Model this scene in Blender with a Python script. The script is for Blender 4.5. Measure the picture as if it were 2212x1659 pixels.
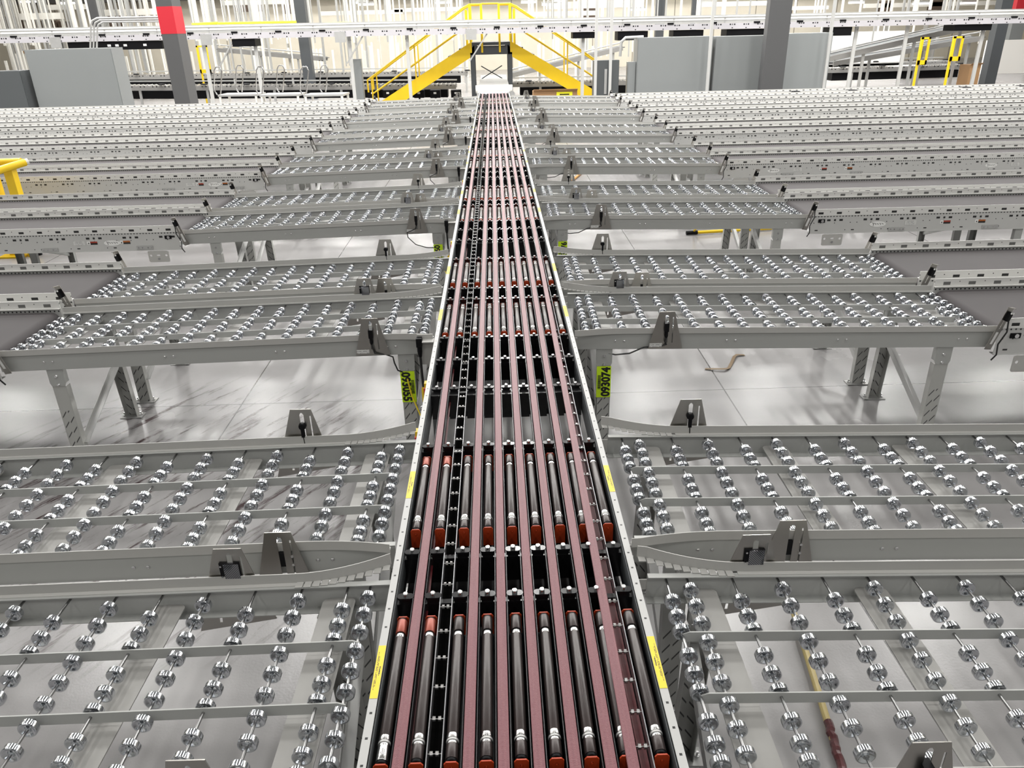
import bpy, bmesh, math, random
from mathutils import Vector, Matrix
random.seed(7)
for o in list(bpy.data.objects): bpy.data.objects.remove(o)
SC = bpy.context.scene
COL = SC.collection
PI = math.pi

# ------------------------------------------------------------------ camera
W, H, F = 2212, 1659, 1661.0
CAMZ = 2.42
def cam_basis(p, y, r):
    cy, sy = math.cos(y), math.sin(y)
    f = Vector((sy*math.cos(p), cy*math.cos(p), -math.sin(p)))
    rt = Vector((cy, -sy, 0)); up = rt.cross(f)
    return rt*math.cos(r)+up*math.sin(r), -rt*math.sin(r)+up*math.cos(r), f
RT, UP, FW = cam_basis(math.radians(25.022), math.radians(.80), math.radians(-1.397))
cd = bpy.data.cameras.new('camera'); cam = bpy.data.objects.new('camera', cd); COL.objects.link(cam)
cd.sensor_width = 36; cd.lens = 36*F/W; cd.clip_end = 200; cd.clip_start = .05
m = Matrix((RT, UP, -FW)).transposed().to_4x4(); m.translation = (0, 0, CAMZ); cam.matrix_world = m
SC.camera = cam
def ray(u, v): return FW + RT*((u-W/2)/F) - UP*((v-H/2)/F)
def at(u, v, Y):
    d = ray(u, v); t = Y/d.y; return Vector((d.x*t, Y, CAMZ+d.z*t))
def onz(u, v, z):
    d = ray(u, v); t = (z-CAMZ)/d.z; return Vector((d.x*t, d.y*t, z))

# ------------------------------------------------------------------ world, light, exposure
SC.view_settings.view_transform = 'Standard'; SC.view_settings.look = 'None'
SC.view_settings.gamma = 1; SC.view_settings.use_curve_mapping = False
SC.view_settings.exposure = 0.22
SC.cycles.use_denoising = True; SC.cycles.use_adaptive_sampling = True; SC.cycles.adaptive_threshold = .02
SC.cycles.max_bounces = 6; SC.cycles.glossy_bounces = 4; SC.cycles.diffuse_bounces = 3
SC.cycles.sample_clamp_indirect = 8
wd = bpy.data.worlds.new('world'); SC.world = wd; wd.use_nodes = True
wd.node_tree.nodes['Background'].inputs[0].default_value = (.9, .95, 1, 1)
wd.node_tree.nodes['Background'].inputs[1].default_value = .03
LIGHT_W = 205
ld = bpy.data.lights.new('ceiling_light', 'AREA'); ld.shape = 'RECTANGLE'; ld.size = .30; ld.size_y = 1.8
ld.energy = LIGHT_W; ld.color = (1, .985, .955)
ln = ld.copy(); ln.energy = LIGHT_W*.27
for iy in range(12):
    for ix in range(-5, 6):
        yl = -7.5+4.7*iy
        lo = bpy.data.objects.new('ceiling_light', ln if yl < 9 else ld); COL.objects.link(lo)
        lo.location = (ix*3.7+.3, yl, 7.8)

# ------------------------------------------------------------------ materials
def newmat(name):
    m = bpy.data.materials.new(name); m.use_nodes = True
    return m, m.node_tree, m.node_tree.nodes['Principled BSDF']
def setb(b, col, rough, metal=0, spec=.5, sheen=0, coat=0):
    b.inputs['Base Color'].default_value = (*col, 1); b.inputs['Roughness'].default_value = rough
    b.inputs['Metallic'].default_value = metal; b.inputs['Specular IOR Level'].default_value = spec
    if sheen: b.inputs['Sheen Weight'].default_value = sheen; b.inputs['Sheen Roughness'].default_value = .5
    if coat: b.inputs['Coat Weight'].default_value = coat; b.inputs['Coat Roughness'].default_value = .15
def nd(nt, t, **k):
    n = nt.nodes.new(t)
    for a, b in k.items(): setattr(n, a, b)
    return n
def MA(nt, op, a, b=None, c=None):
    n = nd(nt, 'ShaderNodeMath', operation=op)
    for i, x in enumerate((a, b, c)):
        if x is None: continue
        if isinstance(x, (int, float)): n.inputs[i].default_value = x
        else: nt.links.new(x, n.inputs[i])
    return n.outputs[0]
def mixc(nt, fac, a, b):
    n = nd(nt, 'ShaderNodeMix', data_type='RGBA')
    for idx, x in ((0, fac), (6, a), (7, b)):
        if isinstance(x, (int, float)): n.inputs[idx].default_value = x
        elif isinstance(x, tuple): n.inputs[idx].default_value = (*x, 1)
        else: nt.links.new(x, n.inputs[idx])
    return n.outputs[2]
def noise(nt, scale, vec=None, detail=3, rough=.5):
    n = nd(nt, 'ShaderNodeTexNoise'); n.inputs['Scale'].default_value = scale; n.inputs['Detail'].default_value = detail
    n.inputs['Roughness'].default_value = rough
    if vec is not None: nt.links.new(vec, n.inputs['Vector'])
    return n.outputs['Fac']
def objco(nt):
    t = nd(nt, 'ShaderNodeTexCoord'); s = nd(nt, 'ShaderNodeSeparateXYZ'); nt.links.new(t.outputs['Object'], s.inputs[0])
    return t.outputs['Object'], s.outputs
def rng(nt, x, lo, hi):
    n = nd(nt, 'ShaderNodeMapRange'); nt.links.new(x, n.inputs[0]); n.inputs[1].default_value = lo; n.inputs[2].default_value = hi
    return n.outputs[0]
def mat(name, col, rough=.5, metal=0, var=.0, scale=6, **k):
    m, nt, b = newmat(name); setb(b, col, rough, metal, **k)
    if var:
        v, _ = objco(nt); f = noise(nt, scale, v, 4)
        c = mixc(nt, f, tuple(x*(1-var) for x in col), tuple(min(1, x*(1+var)) for x in col))
        nt.links.new(c, b.inputs['Base Color'])
    return m
def holes_mask(nt, xo, zo, pats):
    """each pattern: (period, x offset, half width, z centre, half height)"""
    acc = None
    for p, x0, hw, z0, hh in pats:
        t = MA(nt, 'ABSOLUTE', MA(nt, 'SUBTRACT', MA(nt, 'FLOORED_MODULO', MA(nt, 'SUBTRACT', xo, x0), p), p/2))
        mk = MA(nt, 'MULTIPLY', MA(nt, 'LESS_THAN', t, hw), MA(nt, 'LESS_THAN', MA(nt, 'ABSOLUTE', MA(nt, 'SUBTRACT', zo, z0)), hh))
        acc = mk if acc is None else MA(nt, 'MAXIMUM', acc, mk)
    return acc
def holed(name, col, rough, pats, dark=(.012, .012, .012), lip=None, metal=0):
    m, nt, b = newmat(name); setb(b, col, rough, metal)
    v, s = objco(nt)
    f = noise(nt, 3, v, 4); base = mixc(nt, f, tuple(x*.94 for x in col), tuple(x*1.06 for x in col))
    c = mixc(nt, holes_mask(nt, s[0], s[2], pats), base, dark)
    nt.links.new(c, b.inputs['Base Color'])
    return m

GREY = (.37, .375, .36)
M = {}
M['rail'] = mat('grey_paint', GREY, .42, var=.05, scale=2)
M['guard'] = mat('light_grey_paint', (.44, .435, .415), .45, var=.05, scale=2)
M['leg'] = None
M['barplate'] = mat('cross_plate_shaded_grey', (.30, .295, .28), .5, var=.12, scale=9)  # plate grey darkened, shade beneath the wheels put into the colour
M['chrome'] = mat('zinc_chrome', (.62, .64, .67), .14, 1)
M['rod'] = mat('steel_rod', (.34, .34, .34), .3, 1)
M['bolt'] = mat('bolt_steel', (.7, .7, .7), .25, 1)
M['stainless'] = mat('stainless_plate', (.40, .385, .36), .30, 1, var=.08, scale=5)
M['black'] = mat('black_plastic', (.006, .006, .007), .5, spec=.12)
M['blackgloss'] = mat('black_gloss', (.008, .008, .009), .22)
M['cable'] = mat('black_cable', (.012, .012, .012), .45)
M['white'] = mat('white_label', (.78, .78, .76), .5)
M['red'] = mat('red_paint', (.55, .025, .04), .5)
M['yellow'] = mat('safety_yellow', (.80, .53, .008), .38, var=.05)
M['orange'] = mat('orange_red_bracket', (.42, .045, .010), .45)
M['rednut'] = mat('pull_cord_red', (.10, .006, .010), .5)
M['dgrey'] = mat('dark_grey_paint', (.055, .06, .065), .45)
M['cab'] = mat('cabinet_grey', (.225, .237, .237), .42, var=.03, scale=1)
M['cabd'] = mat('cabinet_dark_grey', (.085, .092, .096), .45)
M['col'] = mat('column_grey', (.085, .085, .087), .5)
M['galv'] = mat('galvanised', (.46, .46, .45), .40, .35, var=.1, scale=8)
M['whitesteel'] = mat('white_steel', (.80, .78, .72), .5)
M['card'] = mat('cardboard', (.36, .21, .10), .8, var=.08)
M['lime'] = mat('lime_sticker', (.60, .86, .01), .5)
M['ink'] = mat('ink', (.008, .008, .008), .5)
M['labyel'] = mat('yellow_label', (.78, .60, .02), .45, var=.06)
# wheel conveyor leg: diagonal slots
def leg_mat():
    m, nt, b = newmat('slotted_leg'); setb(b, (.41, .41, .39), .42)
    v, s = objco(nt)
    acc = None
    for xc in (-.019, .019):
        dx = MA(nt, 'SUBTRACT', s[0], xc)
        zz = MA(nt, 'ADD', s[2], MA(nt, 'MULTIPLY', dx, -1.35))
        t = MA(nt, 'ABSOLUTE', MA(nt, 'SUBTRACT', MA(nt, 'FLOORED_MODULO', MA(nt, 'ADD', zz, .035 if xc > 0 else 0), .068), .034))
        k = MA(nt, 'MULTIPLY', MA(nt, 'LESS_THAN', t, .005), MA(nt, 'LESS_THAN', MA(nt, 'ABSOLUTE', dx), .014))
        acc = k if acc is None else MA(nt, 'MAXIMUM', acc, k)
    acc = MA(nt, 'MULTIPLY', acc, MA(nt, 'LESS_THAN', s[2], .40))
    nt.links.new(mixc(nt, acc, (.41, .41, .39), (.05, .05, .05)), b.inputs['Base Color'])
    return m
M['leg'] = leg_mat()
# belt conveyor rails
P = .1667
M['bguard'] = holed('perforated_guard', (.68, .675, .65), .42, [(P, 0, .023, -.038, .0095), (P, P/2, .0035, -.026, .0035)])
M['bguardin'] = holed('slotted_guard', (.68, .675, .65), .42, [(P, 0, .0235, -.032, .011), (P, P/2, .0035, -.020, .0035)], dark=(.13, .13, .125))
M['bweb'] = holed('perforated_web', (.52, .52, .505), .40, [(P/6, 0, .0048, -.070, .005), (2*P, 0, .016, -.104, .009), (2*P, .112, .016, -.104, .009),
                  (2*P, .056, .009, -.104, .009), (2*P, .056, .004, -.130, .004), (2*P, .2, .004, -.128, .004), (2*P, .26, .004, -.128, .004),
                  (2*P, .23, .014, -.196, .005), (2*P, .16, .004, -.195, .004)])
M['upweb'] = holed('perforated_web_pale', (.52, .505, .53), .42, [(.42, 0, .022, -.04, .02), (.42, .13, .022, -.04, .02), (.42, .065, .012, -.04, .02), (.42, .065, .02, -.135, .014)])
M['loweb'] = holed('perforated_web_grey', (.25, .245, .235), .42, [(.42, 0, .022, -.05, .02), (.42, .13, .022, -.05, .02)])
# grey belt
def belt_mat():
    m, nt, b = newmat('grey_belt'); setb(b, (.090, .084, .086), .7, spec=.15)
    v, s = objco(nt); f = noise(nt, 2.2, v, 5)
    nt.links.new(mixc(nt, f, (.060, .055, .057), (.080, .074, .075)), b.inputs['Base Color'])
    return m
M['belt'] = belt_mat()
# sorter narrow belts: rose fabric with fine long fibres and worn pale edges
def rose_mat():
    m, nt, b = newmat('rose_belt'); setb(b, (.25, .07, .09), .42, spec=.5, sheen=.10)
    v, s = objco(nt)
    mp = nd(nt, 'ShaderNodeMapping'); nt.links.new(v, mp.inputs[0]); mp.inputs['Scale'].default_value = (90, 2.2, 1)
    f = noise(nt, 1.0, mp.outputs[0], 4, .6)
    c1 = mixc(nt, rng(nt, f, .3, .72), (.115, .015, .028), (.180, .040, .053))
    f2 = noise(nt, 160, v, 2); c2 = mixc(nt, MA(nt, 'MULTIPLY', f2, .35), c1, (.30, .17, .17))
    nt.links.new(c2, b.inputs['Base Color'])
    bp = nd(nt, 'ShaderNodeBump'); bp.inputs['Strength'].default_value = .35; bp.inputs['Distance'].default_value = .002
    f3 = noise(nt, 420, v, 2); nt.links.new(f3, bp.inputs['Height']); nt.links.new(bp.outputs[0], b.inputs['Normal'])
    return m
M['rose'] = rose_mat()
def roller_mat(name, a, bb, metal):
    m, nt, b = newmat(name); setb(b, a, .30, metal)
    v, s = objco(nt); f = noise(nt, 5, v, 4)
    nt.links.new(mixc(nt, rng(nt, f, .35, .65), a, bb), b.inputs['Base Color'])
    return m
M['roller'] = roller_mat('brown_black_roller', (.036, .024, .023), (.048, .042, .040), .25)
M['rollerband'] = mat('roller_steel_band', (.62, .61, .60), .22, 1)
M['rollerred'] = mat('dusty_red_roller', (.30, .07, .045), .35, .3)
# concrete floor
def floor_mat():
    m, nt, b = newmat('polished_concrete'); setb(b, (.4, .39, .39), .32, spec=.5)
    v, s = objco(nt)
    f1 = noise(nt, .55, v, 5, .6); f2 = noise(nt, 14, v, 5, .65); f3 = noise(nt, 90, v, 2)
    c = mixc(nt, rng(nt, f1, .3, .7), (.270, .263, .262), (.325, .317, .316))
    c = mixc(nt, MA(nt, 'MULTIPLY', rng(nt, f2, .52, .75), .12), c, (.235, .225, .225))
    c = mixc(nt, MA(nt, 'MULTIPLY', rng(nt, f3, .62, .8), .22), c, (.19, .18, .18))
    # dark red-brown tyre smears and spills, stretched diagonally, in patches
    mp = nd(nt, 'ShaderNodeMapping'); nt.links.new(v, mp.inputs[0]); mp.vector_type = 'TEXTURE'; mp.inputs['Rotation'].default_value = (0, 0, math.radians(58)); mp.inputs['Scale'].default_value = (.85, .12, 1)
    sm = rng(nt, noise(nt, 1.6, mp.outputs[0], 6, .72), .53, .62)
    # patch around the first open floor on the left
    def blob(cx, cy, rx, ry):
        dx = MA(nt, 'DIVIDE', MA(nt, 'SUBTRACT', s[0], cx), rx); dy = MA(nt, 'DIVIDE', MA(nt, 'SUBTRACT', s[1], cy), ry)
        return MA(nt, 'SUBTRACT', 1, MA(nt, 'MINIMUM', 1, MA(nt, 'ADD', MA(nt, 'MULTIPLY', dx, dx), MA(nt, 'MULTIPLY', dy, dy))))
    pt = MA(nt, 'MAXIMUM', blob(-2.0, 4.0, 1.5, 1.5), MA(nt, 'MULTIPLY', blob(-2.2, 10.5, 1.6, .9), 1.0))
    pt = MA(nt, 'MAXIMUM', pt, MA(nt, 'MULTIPLY', blob(-1.8, 2.9, 1.3, .5), .45))
    sk = MA(nt, 'MULTIPLY', sm, MA(nt, 'MINIMUM', 1, MA(nt, 'MULTIPLY', pt, 2.2)))
    c = mixc(nt, sk, c, (.050, .030, .032))
    # saw-cut joints
    def joint(x, off, per, w):
        t = MA(nt, 'ABSOLUTE', MA(nt, 'SUBTRACT', MA(nt, 'FLOORED_MODULO', MA(nt, 'SUBTRACT', x, off-per/2), per), per/2)); return MA(nt, 'LESS_THAN', t, w)
    j = MA(nt, 'MAXIMUM', joint(s[0], 1.6, 3.47, .0045), joint(s[1], 4.98, 3.6, .004))
    c = mixc(nt, j, c, (.05, .048, .046))
    nt.links.new(c, b.inputs['Base Color'])
    r = MA(nt, 'ADD', .20, MA(nt, 'MULTIPLY', f1, .12)); nt.links.new(r, b.inputs['Roughness'])
    bp = nd(nt, 'ShaderNodeBump'); bp.inputs['Strength'].default_value = .08; bp.inputs['Distance'].default_value = .004
    nt.links.new(f3, bp.inputs['Height']); nt.links.new(bp.outputs[0], b.inputs['Normal'])
    return m
M['floor'] = floor_mat()
def wall_mat():
    m, nt, b = newmat('tilt_up_wall'); setb(b, (.6, .55, .45), .75)
    v, s = objco(nt); f = noise(nt, .9, v, 5, .6)
    t = MA(nt, 'ABSOLUTE', MA(nt, 'SUBTRACT', MA(nt, 'FLOORED_MODULO', s[0], 2.4), 1.2))
    c = mixc(nt, f, (.56, .515, .42), (.72, .67, .56))
    c = mixc(nt, MA(nt, 'LESS_THAN', t, .03), c, (.30, .27, .22))
    nt.links.new(c, b.inputs['Base Color']); return m
M['wall'] = wall_mat()
M['ceil'] = mat('dark_deck', (.10, .095, .09), .8)
def refl_mat():
    m, nt, b = newmat('prism_reflector'); setb(b, (.30, .30, .32), .12, .9)
    try:
        b.inputs['Thin Film Thickness'].default_value = 620; b.inputs['Thin Film IOR'].default_value = 1.6
    except Exception: pass
    v, s = objco(nt)
    ch = nd(nt, 'ShaderNodeTexChecker'); nt.links.new(v, ch.inputs[0]); ch.inputs['Scale'].default_value = 260
    ch.inputs[1].default_value = (.09, .09, .10, 1); ch.inputs[2].default_value = (.34, .34, .36, 1)
    nt.links.new(ch.outputs[0], b.inputs['Base Color']); return m
M['refl'] = refl_mat()
def emit(name, col, st):
    m, nt, b = newmat(name); setb(b, (.8, .8, .8), .5)
    b.inputs['Emission Color'].default_value = (*col, 1); b.inputs['Emission Strength'].default_value = st; return m
M['lamp'] = emit('lit_lamp', (1, .97, .9), 9)
for k, v in M.items():
    if v is None: raise Exception(k)

# ------------------------------------------------------------------ mesh builder
class MB:
    def __init__(s): s.v = []; s.f = []; s.mi = []; s.cur = 0
    def add(s, vs, fs):
        n = len(s.v); s.v += [tuple(p) for p in vs]; s.f += [tuple(n+i for i in f) for f in fs]; s.mi += [s.cur]*len(fs); return s
    def box(s, x0, x1, y0, y1, z0, z1):
        vs = [(x, y, z) for x in (x0, x1) for y in (y0, y1) for z in (z0, z1)]
        return s.add(vs, [(0, 1, 3, 2), (4, 6, 7, 5), (0, 4, 5, 1), (2, 3, 7, 6), (0, 2, 6, 4), (1, 5, 7, 3)])
    def prism(s, pts, ax, a, b):
        """polygon pts extruded along axis ax from a to b"""
        def p3(p, t):
            if ax == 0: return (t, p[0], p[1])
            if ax == 1: return (p[0], t, p[1])
            return (p[0], p[1], t)
        n = len(pts); vs = [p3(p, a) for p in pts]+[p3(p, b) for p in pts]
        fs = [tuple(range(n))[::-1], tuple(range(n, 2*n))]+[(i, (i+1) % n, n+(i+1) % n, n+i) for i in range(n)]
        return s.add(vs, fs)
    def loft(s, rings, cap=True, closed=True):
        n = len(rings[0]); vs = [p for r in rings for p in r]; fs = []
        for k in range(len(rings)-1):
            for i in range(n if closed else n-1):
                j = (i+1) % n; fs.append((k*n+i, k*n+j, (k+1)*n+j, (k+1)*n+i))
        if cap: fs += [tuple(range(n))[::-1], tuple(range((len(rings)-1)*n, len(rings)*n))]
        return s.add(vs, fs)
    def tube(s, pts, r, n=8):
        pts = [Vector(p) for p in pts]; rings = []; ref = None
        for i, p in enumerate(pts):
            d = ((pts[i+1]-p).normalized() if i < len(pts)-1 else Vector((0, 0, 0)))+((p-pts[i-1]).normalized() if i else Vector((0, 0, 0)))
            d.normalize()
            if ref is None:
                ref = d.orthogonal().normalized()
            ref = (ref-d*ref.dot(d)).normalized(); b = d.cross(ref)
            rings.append([p+ref*(r*math.cos(2*PI*k/n))+b*(r*math.sin(2*PI*k/n)) for k in range(n)])
        return s.loft(rings)
    def lathe(s, prof, ax, c=(0, 0, 0), n=20):
        """profile (radius, along) about axis ax through c"""
        c = Vector(c); rings = []
        for r, t in prof:
            ring = []
            for k in range(n):
                a = 2*PI*k/n; x, y = r*math.cos(a), r*math.sin(a)
                ring.append(c+Vector(((t, x, y), (y, t, x), (x, y, t))[ax]))
            rings.append(ring)
        return s.loft(rings)
    def beam(s, a, b, w, h, up=(0, 0, 1)):
        a, b = Vector(a), Vector(b); d = (b-a).normalized(); sd = d.cross(Vector(up))
        if sd.length < 1e-4: sd = d.cross(Vector((0, 1, 0)))
        sd.normalize(); u = sd.cross(d)
        r = lambda p: [p-sd*w/2-u*h/2, p+sd*w/2-u*h/2, p+sd*w/2+u*h/2, p-sd*w/2+u*h/2]
        return s.loft([r(a), r(b)])
    def holed(s, outer, holes, y0, y1):
        bm = bmesh.new(); es = []
        for loop in [outer]+holes:
            vs = [bm.verts.new((p[0], 0, p[1])) for p in loop]
            es += [bm.edges.new((vs[i], vs[(i+1) % len(vs)])) for i in range(len(vs))]
        bmesh.ops.triangle_fill(bm, edges=es, use_beauty=True)
        bm.verts.index_update()
        tri = [[v.index for v in f.verts] for f in bm.faces]; vv = [v.co.copy() for v in bm.verts]; n = len(vv)
        bd = [(e.verts[0].index, e.verts[1].index) for e in bm.edges if len(e.link_faces) == 1]
        bm.free()
        s.add([(p.x, y0, p.z) for p in vv]+[(p.x, y1, p.z) for p in vv], [tuple(t) for t in tri]+[tuple(n+i for i in t[::-1]) for t in tri]+[(a, b, n+b, n+a) for a, b in bd])
        return s
    def mesh(s, name, mats, smooth=False):
        me = bpy.data.meshes.new(name); me.from_pydata(s.v, [], s.f)
        for m in (mats if isinstance(mats, (list, tuple)) else [mats]): me.materials.append(m)
        if any(s.mi): me.polygons.foreach_set('material_index', s.mi)
        bm = bmesh.new(); bm.from_mesh(me); bmesh.ops.recalc_face_normals(bm, faces=bm.faces); bm.to_mesh(me); bm.free()
        if smooth:
            me.polygons.foreach_set('use_smooth', [True]*len(me.polygons))
            me.set_sharp_from_angle(angle=math.radians(32))
        return me
def obj(name, me, parent=None, loc=(0, 0, 0), rot=None):
    o = bpy.data.objects.new(name, me); COL.objects.link(o); o.location = loc
    if rot: o.rotation_euler = rot
    if parent: o.parent = parent
    return o
def tag(o, label=None, cat=None, group=None, kind=None):
    for k, v in (('label', label), ('category', cat), ('group', group), ('kind', kind)):
        if v: o[k] = v
    return o
def thing(name, label, cat, loc=(0, 0, 0), rot=(0, 0, 0), group=None):
    o = bpy.data.objects.new(name, None); COL.objects.link(o); o.location = loc; o.rotation_euler = rot; o.empty_display_size = .1
    return tag(o, label, cat, group)
ORD = 'nearest second third fourth fifth sixth seventh eighth ninth tenth eleventh twelfth thirteenth farthest'.split()
SIDE = {1: 'right', -1: 'left'}

# ------------------------------------------------------------------ room shell
def struct(name, me, loc=(0, 0, 0)): return tag(obj(name, me, None, loc), kind='structure')
struct('floor', MB().box(-32, 32, -6, 52, -.2, 0).mesh('floor', M['floor']))
struct('wall_back', MB().box(-32, 32, 50, 50.3, 0, 9).mesh('wall_back', M['wall']))
struct('wall_left', MB().box(-32.3, -32, -6, 50.3, 0, 9).mesh('wall_left', M['wall']))
struct('wall_right', MB().box(32, 32.3, -6, 50.3, 0, 9).mesh('wall_right', M['wall']))
struct('ceiling', MB().box(-32.3, 32.3, -6, 50.3, 9, 9.2).mesh('ceiling', M['ceil']))

# ------------------------------------------------------------------ sorter
Z0 = .82; CX = .019; SP = .0850; DY = 2.865; NP = 7; YE = 21.55
TA = math.tan(math.radians(-.70)); DEC = math.radians(1.185); YAW = math.radians(-.70)
sorter = thing('narrow_belt_sorter', 'long narrow-belt sorter of rose belts and dark rollers running away down the middle', 'conveyor', (CX, 0, Z0))
def rail_holed(name, col):
    m, nt, b = newmat(name); setb(b, col, .36); v, s = objco(nt)
    mk = holes_mask(nt, s[1], s[0], [(.078, 0, .0036, 0, .0036)])
    mk = MA(nt, 'MULTIPLY', mk, MA(nt, 'GREATER_THAN', s[2], -.002))
    nt.links.new(mixc(nt, mk, col, (.01, .01, .01)), b.inputs['Base Color']); return m
M['srail'] = rail_holed('sorter_side_rail', (.44, .44, .43))
me = MB().box(-.011, .011, .2, YE, -.003, .001)
for s, nm in ((-1, 'L'), (1, 'R')):
    b = MB().box(-.011, .011, .2, YE, -.003, .001)
    xo = -.011 if s < 0 else .011
    b.box(min(xo, xo-s*.003), max(xo, xo-s*.003), .2, YE, -.14, -.003)
    b.box(min(xo, xo-s*.022), max(xo, xo-s*.022), .2, YE, -.143, -.14)
    obj('side_rail', b.mesh('side_rail', M['srail']), sorter, (s*.3825, 0, .004))
# inner dark face of the rails
for s in (-1, 1):
    obj('inner_guard', MB().box(s*.369-.0015, s*.369+.0015, .2, YE, -.13, -.004).mesh('inner_guard', M['cabd']), sorter)
ROWS = [-.02, .55, .905, 1.225, 1.90, 2.123]
colx = [(i-4)*SP for i in range(9)]; lanex = [(j-3.5)*SP for j in range(8)]
def rounded(cx, cy, w, h, r, n=4):
    out = []
    for qx, qy, a0 in ((1, 1, 0), (-1, 1, 90), (-1, -1, 180), (1, -1, 270)):
        for k in range(n+1):
            a = math.radians(a0+90*k/n); out.append((cx+qx*(w/2-r)+r*math.cos(a), cy+qy*(h/2-r)+r*math.sin(a)))
    return out
def cross_mesh(tall):
    b = MB(); b.box(-.367, .367, -.010, .010, -.13, -.030)
    for x in colx:
        b.cur = 0; b.box(x-.018, x+.018, -.009, .009, -.031, -.012)
        b.prism(rounded(x, 0, .052, .026, .012), 2, -.013, -.005)
        if tall:
            b.box(x-.026, x+.026, -.052, .012, -.15, -.022)
        else: b.box(x-.022, x+.022, .010, .016, -.11, -.02)
        b.cur = 1; b.lathe([(.0, -.006), (.0085, -.006), (.0085, .005), (.007, .007), (0, .007)], 2, (x, 0, 0), 10)
    return b.mesh('cross_member', [M['blackgloss'], M['bolt']])
cm0, cm1 = cross_mesh(False), cross_mesh(True)
pan = MB().box(-.367, .367, .56, 2.83, -.17, -.155)
for y in (.56, 2.81): pan.box(-.367, .367, y, y+.02, -.16, -.10)
pan = pan.mesh('pan', M['black'])
tub = MB().box(-.385, .385, .12, .155, -.30, -.26).box(-.385, .385, .36, .395, -.30, -.26).mesh('frame_tube', M['galv'])
for k in range(-1, NP+1):
    for i, r in enumerate(ROWS):
        y = r+DY*k
        if .6 < y < YE-.1: obj('cross_member', cm1 if i == 1 else cm0, sorter, (0, y, 0))
    if k >= 0 and k < NP+1:
        if .56+DY*k < YE: obj('pan', pan, sorter, (0, DY*k, 0)); obj('frame_tube', tub, sorter, (0, DY*k+(0 if k else 0), 0))
obj('pan', pan, sorter, (0, -1.6, -.001))
# leg stands of the sorter
lg = MB()
lg.box(-.385, -.33, -.03, .03, -Z0, -.14).box(.33, .385, -.03, .03, -Z0, -.14).box(-.385, .385, -.025, .025, -.55, -.49)
lg = lg.mesh('support_stand', M['cabd'])
for k in range(NP): obj('support_stand', lg, sorter, (0, .72+DY*k, 0))
# tracks and belts
def track():
    b = MB(); b.cur = 0
    b.box(-.019, .019, .3, YE, -.052, -.048)
    b.cur = 1
    for s in (-1, 1): b.box(s*.0185-.0013, s*.0185+.0013, .3, YE, -.048, -.006)
    return b
M['trackwall'] = mat('track_edge_steel', (.30, .30, .31), .3, .85)
M['trackdark'] = mat('track_black_wall', (.02, .02, .022), .3, .3)
M['void'] = mat('matt_black_channel', (.004, .004, .004), .9, spec=.0)
t0 = track().mesh('belt_track', [M['void'], M['trackdark']]); t1 = track().mesh('belt_track_bare', [M['void'], M['trackwall']])
def drift(j, y):
    if j < 7: return 0
    if y < 3: return -.018-.014*(3-y)/1.7
    return -.018*max(0, (7-y)/4)**1.3
for j, x in enumerate(lanex):
    obj('belt_track', t1 if j in (1, 7) else t0, sorter, (x, 0, 0))
    if j == 1: continue
    ys = [.3, 1, 1.6, 2.2, 3, 4, 5, 6, 7, 9, 14, YE] if j == 7 else [.3, YE]
    rings = []
    for y in ys:
        d = drift(j, y); w = .0140
        rings.append([(d-w, y, -.0055), (d+w, y, -.0055), (d+w, y, -.0012), (d+w-.0012, y, 0), (d-w+.0012, y, 0), (d-w, y, -.0012)])
    bo = obj('belt', MB().loft(rings).mesh('belt', M['rose']), sorter, (x, 0, .002))
# lower red return strips seen beside the first and last belts
for x, hw_, zr in ((lanex[0]+.020, .005, -.060), (lanex[7]+.004, .011, -.048)):
    obj('return_belt', MB().box(-hw_, hw_, .3, 8, zr, zr+.003).mesh('return_belt', M['rednut']), sorter, (x, 0, 0))
# carrying rollers in the bare tracks
gr = MB()
for s in (-1, 1): gr.lathe([(0, s*.0072-.0038), (.0075, s*.0072-.0038), (.0075, s*.0072+.0038), (0, s*.0072+.0038)], 0, (0, 0, 0), 10)
gr.lathe([(0, -.017), (.0018, -.017), (.0018, .017), (0, .017)], 0, (0, 0, 0), 6)
grm = gr.mesh('guide_roller', M['rollerband'], True)
n = 0; rest = MB()
for j, y1 in ((1, YE-.3), (7, 4.2)):
    y = 1.22
    while y < y1:
        if (j == 7 and n < 100) or (j == 1 and n < 72): obj('guide_roller', grm, sorter, (lanex[j], y, -.010)); n += 1
        else: rest.box(lanex[j]-.011, lanex[j]+.011, y-.007, y+.007, -.018, -.004)
        y += .105
tag(obj('guide_roller', rest.mesh('guide_roller_rest', M['chrome']), sorter), kind='stuff')
# pop-up rollers
def roller_mesh(var):
    R = .0158; L = .50; b = MB()
    def seg(mi, r, a, e, cap=True): b.cur = mi; b.lathe([(0, a), (r*.97, a), (r, a+.0012), (r, e-.0012), (r*.97, e), (0, e)], 1, (0, 0, 0), 18)
    seg(2, R*.90, 0, .008); seg(1 if var == 2 else 0, R, .008, .050); seg(1, R*1.01, .049, .056); seg(2, R*.86, .055, .067); seg(3, R*1.04, .058, .064); seg(1, R*1.02, .066, .080)
    seg(0, R*1.0, .077, L-.077); seg(1, R*1.02, L-.078, L-.066); seg(2, R*.86, L-.067, L-.058); seg(4 if var >= 1 else 0, R, L-.058, L-.006); seg(2, R*.9, L-.007, L)
    return b.mesh('roller', [M['roller'], M['rollerband'], M['black'], M['galv'], M['rollerred']], True)
rm = [roller_mesh(0), roller_mesh(1), roller_mesh(2)]
bk = MB(); bk.holed([(-.018, -.075), (.018, -.075), (.018, -.006), (.012, .002), (-.012, .002), (-.018, -.006)],
                    [[(.004*math.cos(a*PI/4), -.018+.006*math.sin(a*PI/4)) for a in range(8)]], -.002, .002)
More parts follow.
